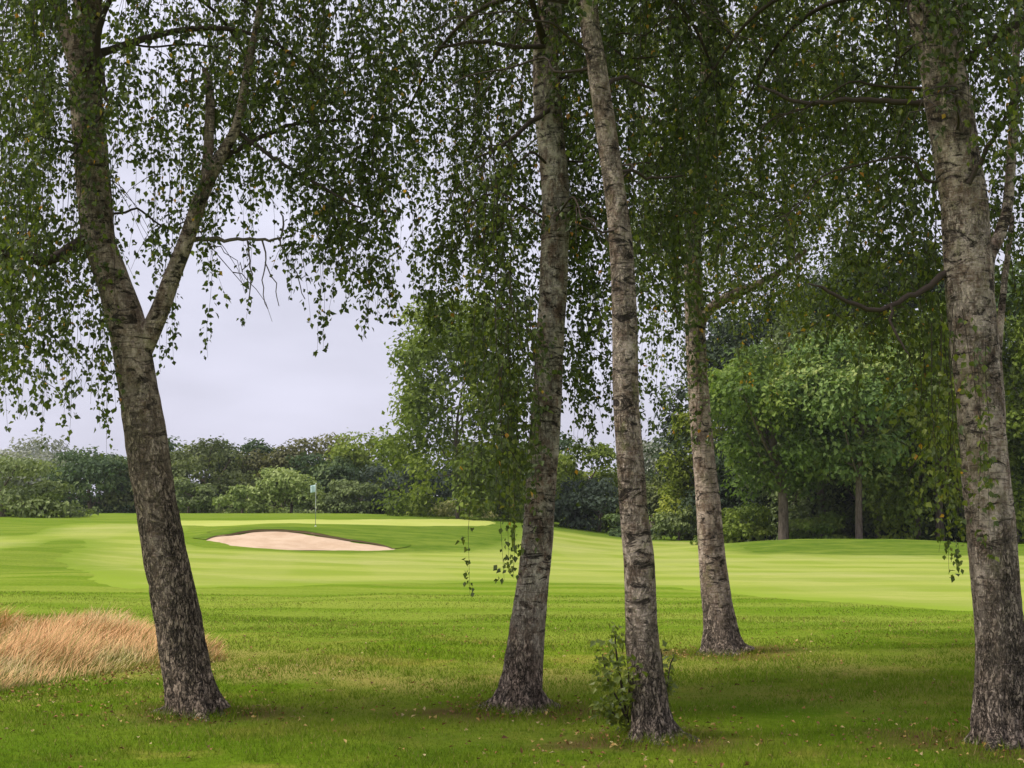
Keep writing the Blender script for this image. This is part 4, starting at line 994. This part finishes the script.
tree("gold_tinged_tree", "grey green tree tinged gold on a straight bare trunk, right of the sycamore", "tree", 857, 300, 202, 74, 'gold', .26, 3.0, .13, .16, 44, G2, 32, 14, shell=.35)
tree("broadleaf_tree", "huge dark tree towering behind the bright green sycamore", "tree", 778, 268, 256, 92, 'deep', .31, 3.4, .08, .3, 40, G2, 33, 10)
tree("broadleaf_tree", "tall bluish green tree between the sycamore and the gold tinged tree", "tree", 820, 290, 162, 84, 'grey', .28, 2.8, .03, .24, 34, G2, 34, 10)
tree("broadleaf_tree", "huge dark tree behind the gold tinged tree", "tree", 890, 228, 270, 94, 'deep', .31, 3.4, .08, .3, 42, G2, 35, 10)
tree("broadleaf_tree", "green tree with hanging branches left of the thick birch", "tree", 938, 270, 176, 76, 'poplar', .26, 3.0, .04, .2, 38, G2, 36, 12)
tree("broadleaf_tree", "tall dark tree behind the thick birch at the right edge", "tree", 1010, 235, 230, 86, 'dark', .29, 3.4, .06, .3, 40, G2, 37, 10)
tree("broadleaf_tree", "green tree at the right edge beyond the thick birch's twin stem", "tree", 1050, 300, 148, 74, 'poplar', .26, 3.2, .10, .2, 30, G2, 38, 8)
tree("slender_tree", "leaning slender trunk in the shade right of the gold tinged tree", "tree", 876, 400, 81, 80, 'dark', .26, 2.4, .35, .11, 18, G2, 39, 5)
tree("slender_tree", "dim slender trunk in the shade left of the thick birch", "tree", 917, 400, 81, 79, 'dark', .26, 2.4, .35, .12, 18, G2, 40, 5)
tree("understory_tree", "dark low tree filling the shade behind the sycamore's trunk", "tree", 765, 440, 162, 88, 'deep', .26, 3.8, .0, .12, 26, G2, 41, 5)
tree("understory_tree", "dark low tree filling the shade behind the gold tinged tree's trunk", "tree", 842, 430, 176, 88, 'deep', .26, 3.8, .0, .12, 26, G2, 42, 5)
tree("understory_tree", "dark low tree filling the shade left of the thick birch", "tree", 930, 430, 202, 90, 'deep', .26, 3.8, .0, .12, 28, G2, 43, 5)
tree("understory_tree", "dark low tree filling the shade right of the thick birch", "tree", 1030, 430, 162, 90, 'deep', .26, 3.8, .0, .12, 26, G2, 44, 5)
tree("bush", "low bright green bush between the sycamore's trunk and the straight bare trunk", "bush", 822, 511, 85, 77, 'bright', .2, 3.0, .0, .05, 16, None, 45, 3)
tree("bush", "green bush at the left foot of the sycamore", "bush", 740, 502, 80, 80, 'poplar', .22, 3.0, .0, .05, 16, None, 46, 3)
tree("bush", "dark green bush behind the right end of the mound", "bush", 938, 516, 69, 80, 'dark', .22, 3.0, .0, .05, 14, None, 47, 3)

# far woods that read as one mass behind the single trees
def wood(name, label, px0, px1, Y0, Y1, ytop, wav, mat, size, od, seed):
    r2 = np.random.default_rng(seed); mb = MB(); Ym = (Y0 + Y1) / 2
    x0, x1 = (px0 - 512) / F * Ym, (px1 - 512) / F * Ym; zt = at(512, ytop, Ym)[2] + 0.8
    nl = int((x1 - x0) / 2.6) * 3
    cx = r2.uniform(x0, x1, nl); cyy = r2.uniform(Y0, Y1, nl); Ht = zt * r2.uniform(1 - wav, 1 + wav * 0.4, nl); cz = r2.uniform(-0.5, 0.85, nl) * Ht
    n = int(od * (x1 - x0) * zt / (0.19 * size * size)); i = r2.integers(0, nl, n)
    q = unit(r2.normal(size=(n, 3))); t = 0.4 + 0.65 * r2.random(n)
    P = np.column_stack([cx, cyy, cz])[i] + q * t[:, None] * np.column_stack([np.full(nl, 2.4), np.full(nl, 2.4), Ht * 0.28])[i]
    N = q * 0.8 + [0, 0, 0.7] + r2.normal(0, 0.45, (n, 3)); D = np.cross(N, r2.normal(size=(n, 3)))
    L = size * r2.uniform(0.7, 1.3, n)
    leaves(mb, P, D, N, L, L * 0.7, np.clip(r2.uniform(0.2, 0.7, nl)[i] + r2.normal(0, 0.15, n), 0, 1), 0, 0.15)
    tag(mb.build(name, FOL[mat]), label, "woods", kind="stuff")
wood("distant_woods", "dense far woods closing the view behind the tree line", -160, 740, 140, 165, 454, 0.22, 'dark', 0.5, 3.4, 3)
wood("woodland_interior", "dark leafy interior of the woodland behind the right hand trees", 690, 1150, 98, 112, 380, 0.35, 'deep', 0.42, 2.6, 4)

# thin moist air
hz = bpy.data.meshes.new("haze"); bm = bmesh.new(); bmesh.ops.create_cube(bm, size=1.0); bm.to_mesh(hz); bm.free()
ho = bpy.data.objects.new("haze", hz); col.objects.link(ho)
ho.scale = (850, 700, 40.0); ho.location = (0, 285, 18.0); tag(ho, kind="stuff")
hm = bpy.data.materials.new("haze_air"); hm.use_nodes = True; hm.node_tree.nodes.clear()
_o = hm.node_tree.nodes.new("ShaderNodeOutputMaterial"); _v = hm.node_tree.nodes.new("ShaderNodeVolumePrincipled")
_v.inputs["Color"].default_value = (0.86, 0.89, 0.96, 1); _v.inputs["Density"].default_value = 0.0002; _v.inputs["Anisotropy"].default_value = 0.2
hm.node_tree.links.new(_v.outputs[0], _o.inputs["Volume"]); hz.materials.append(hm)
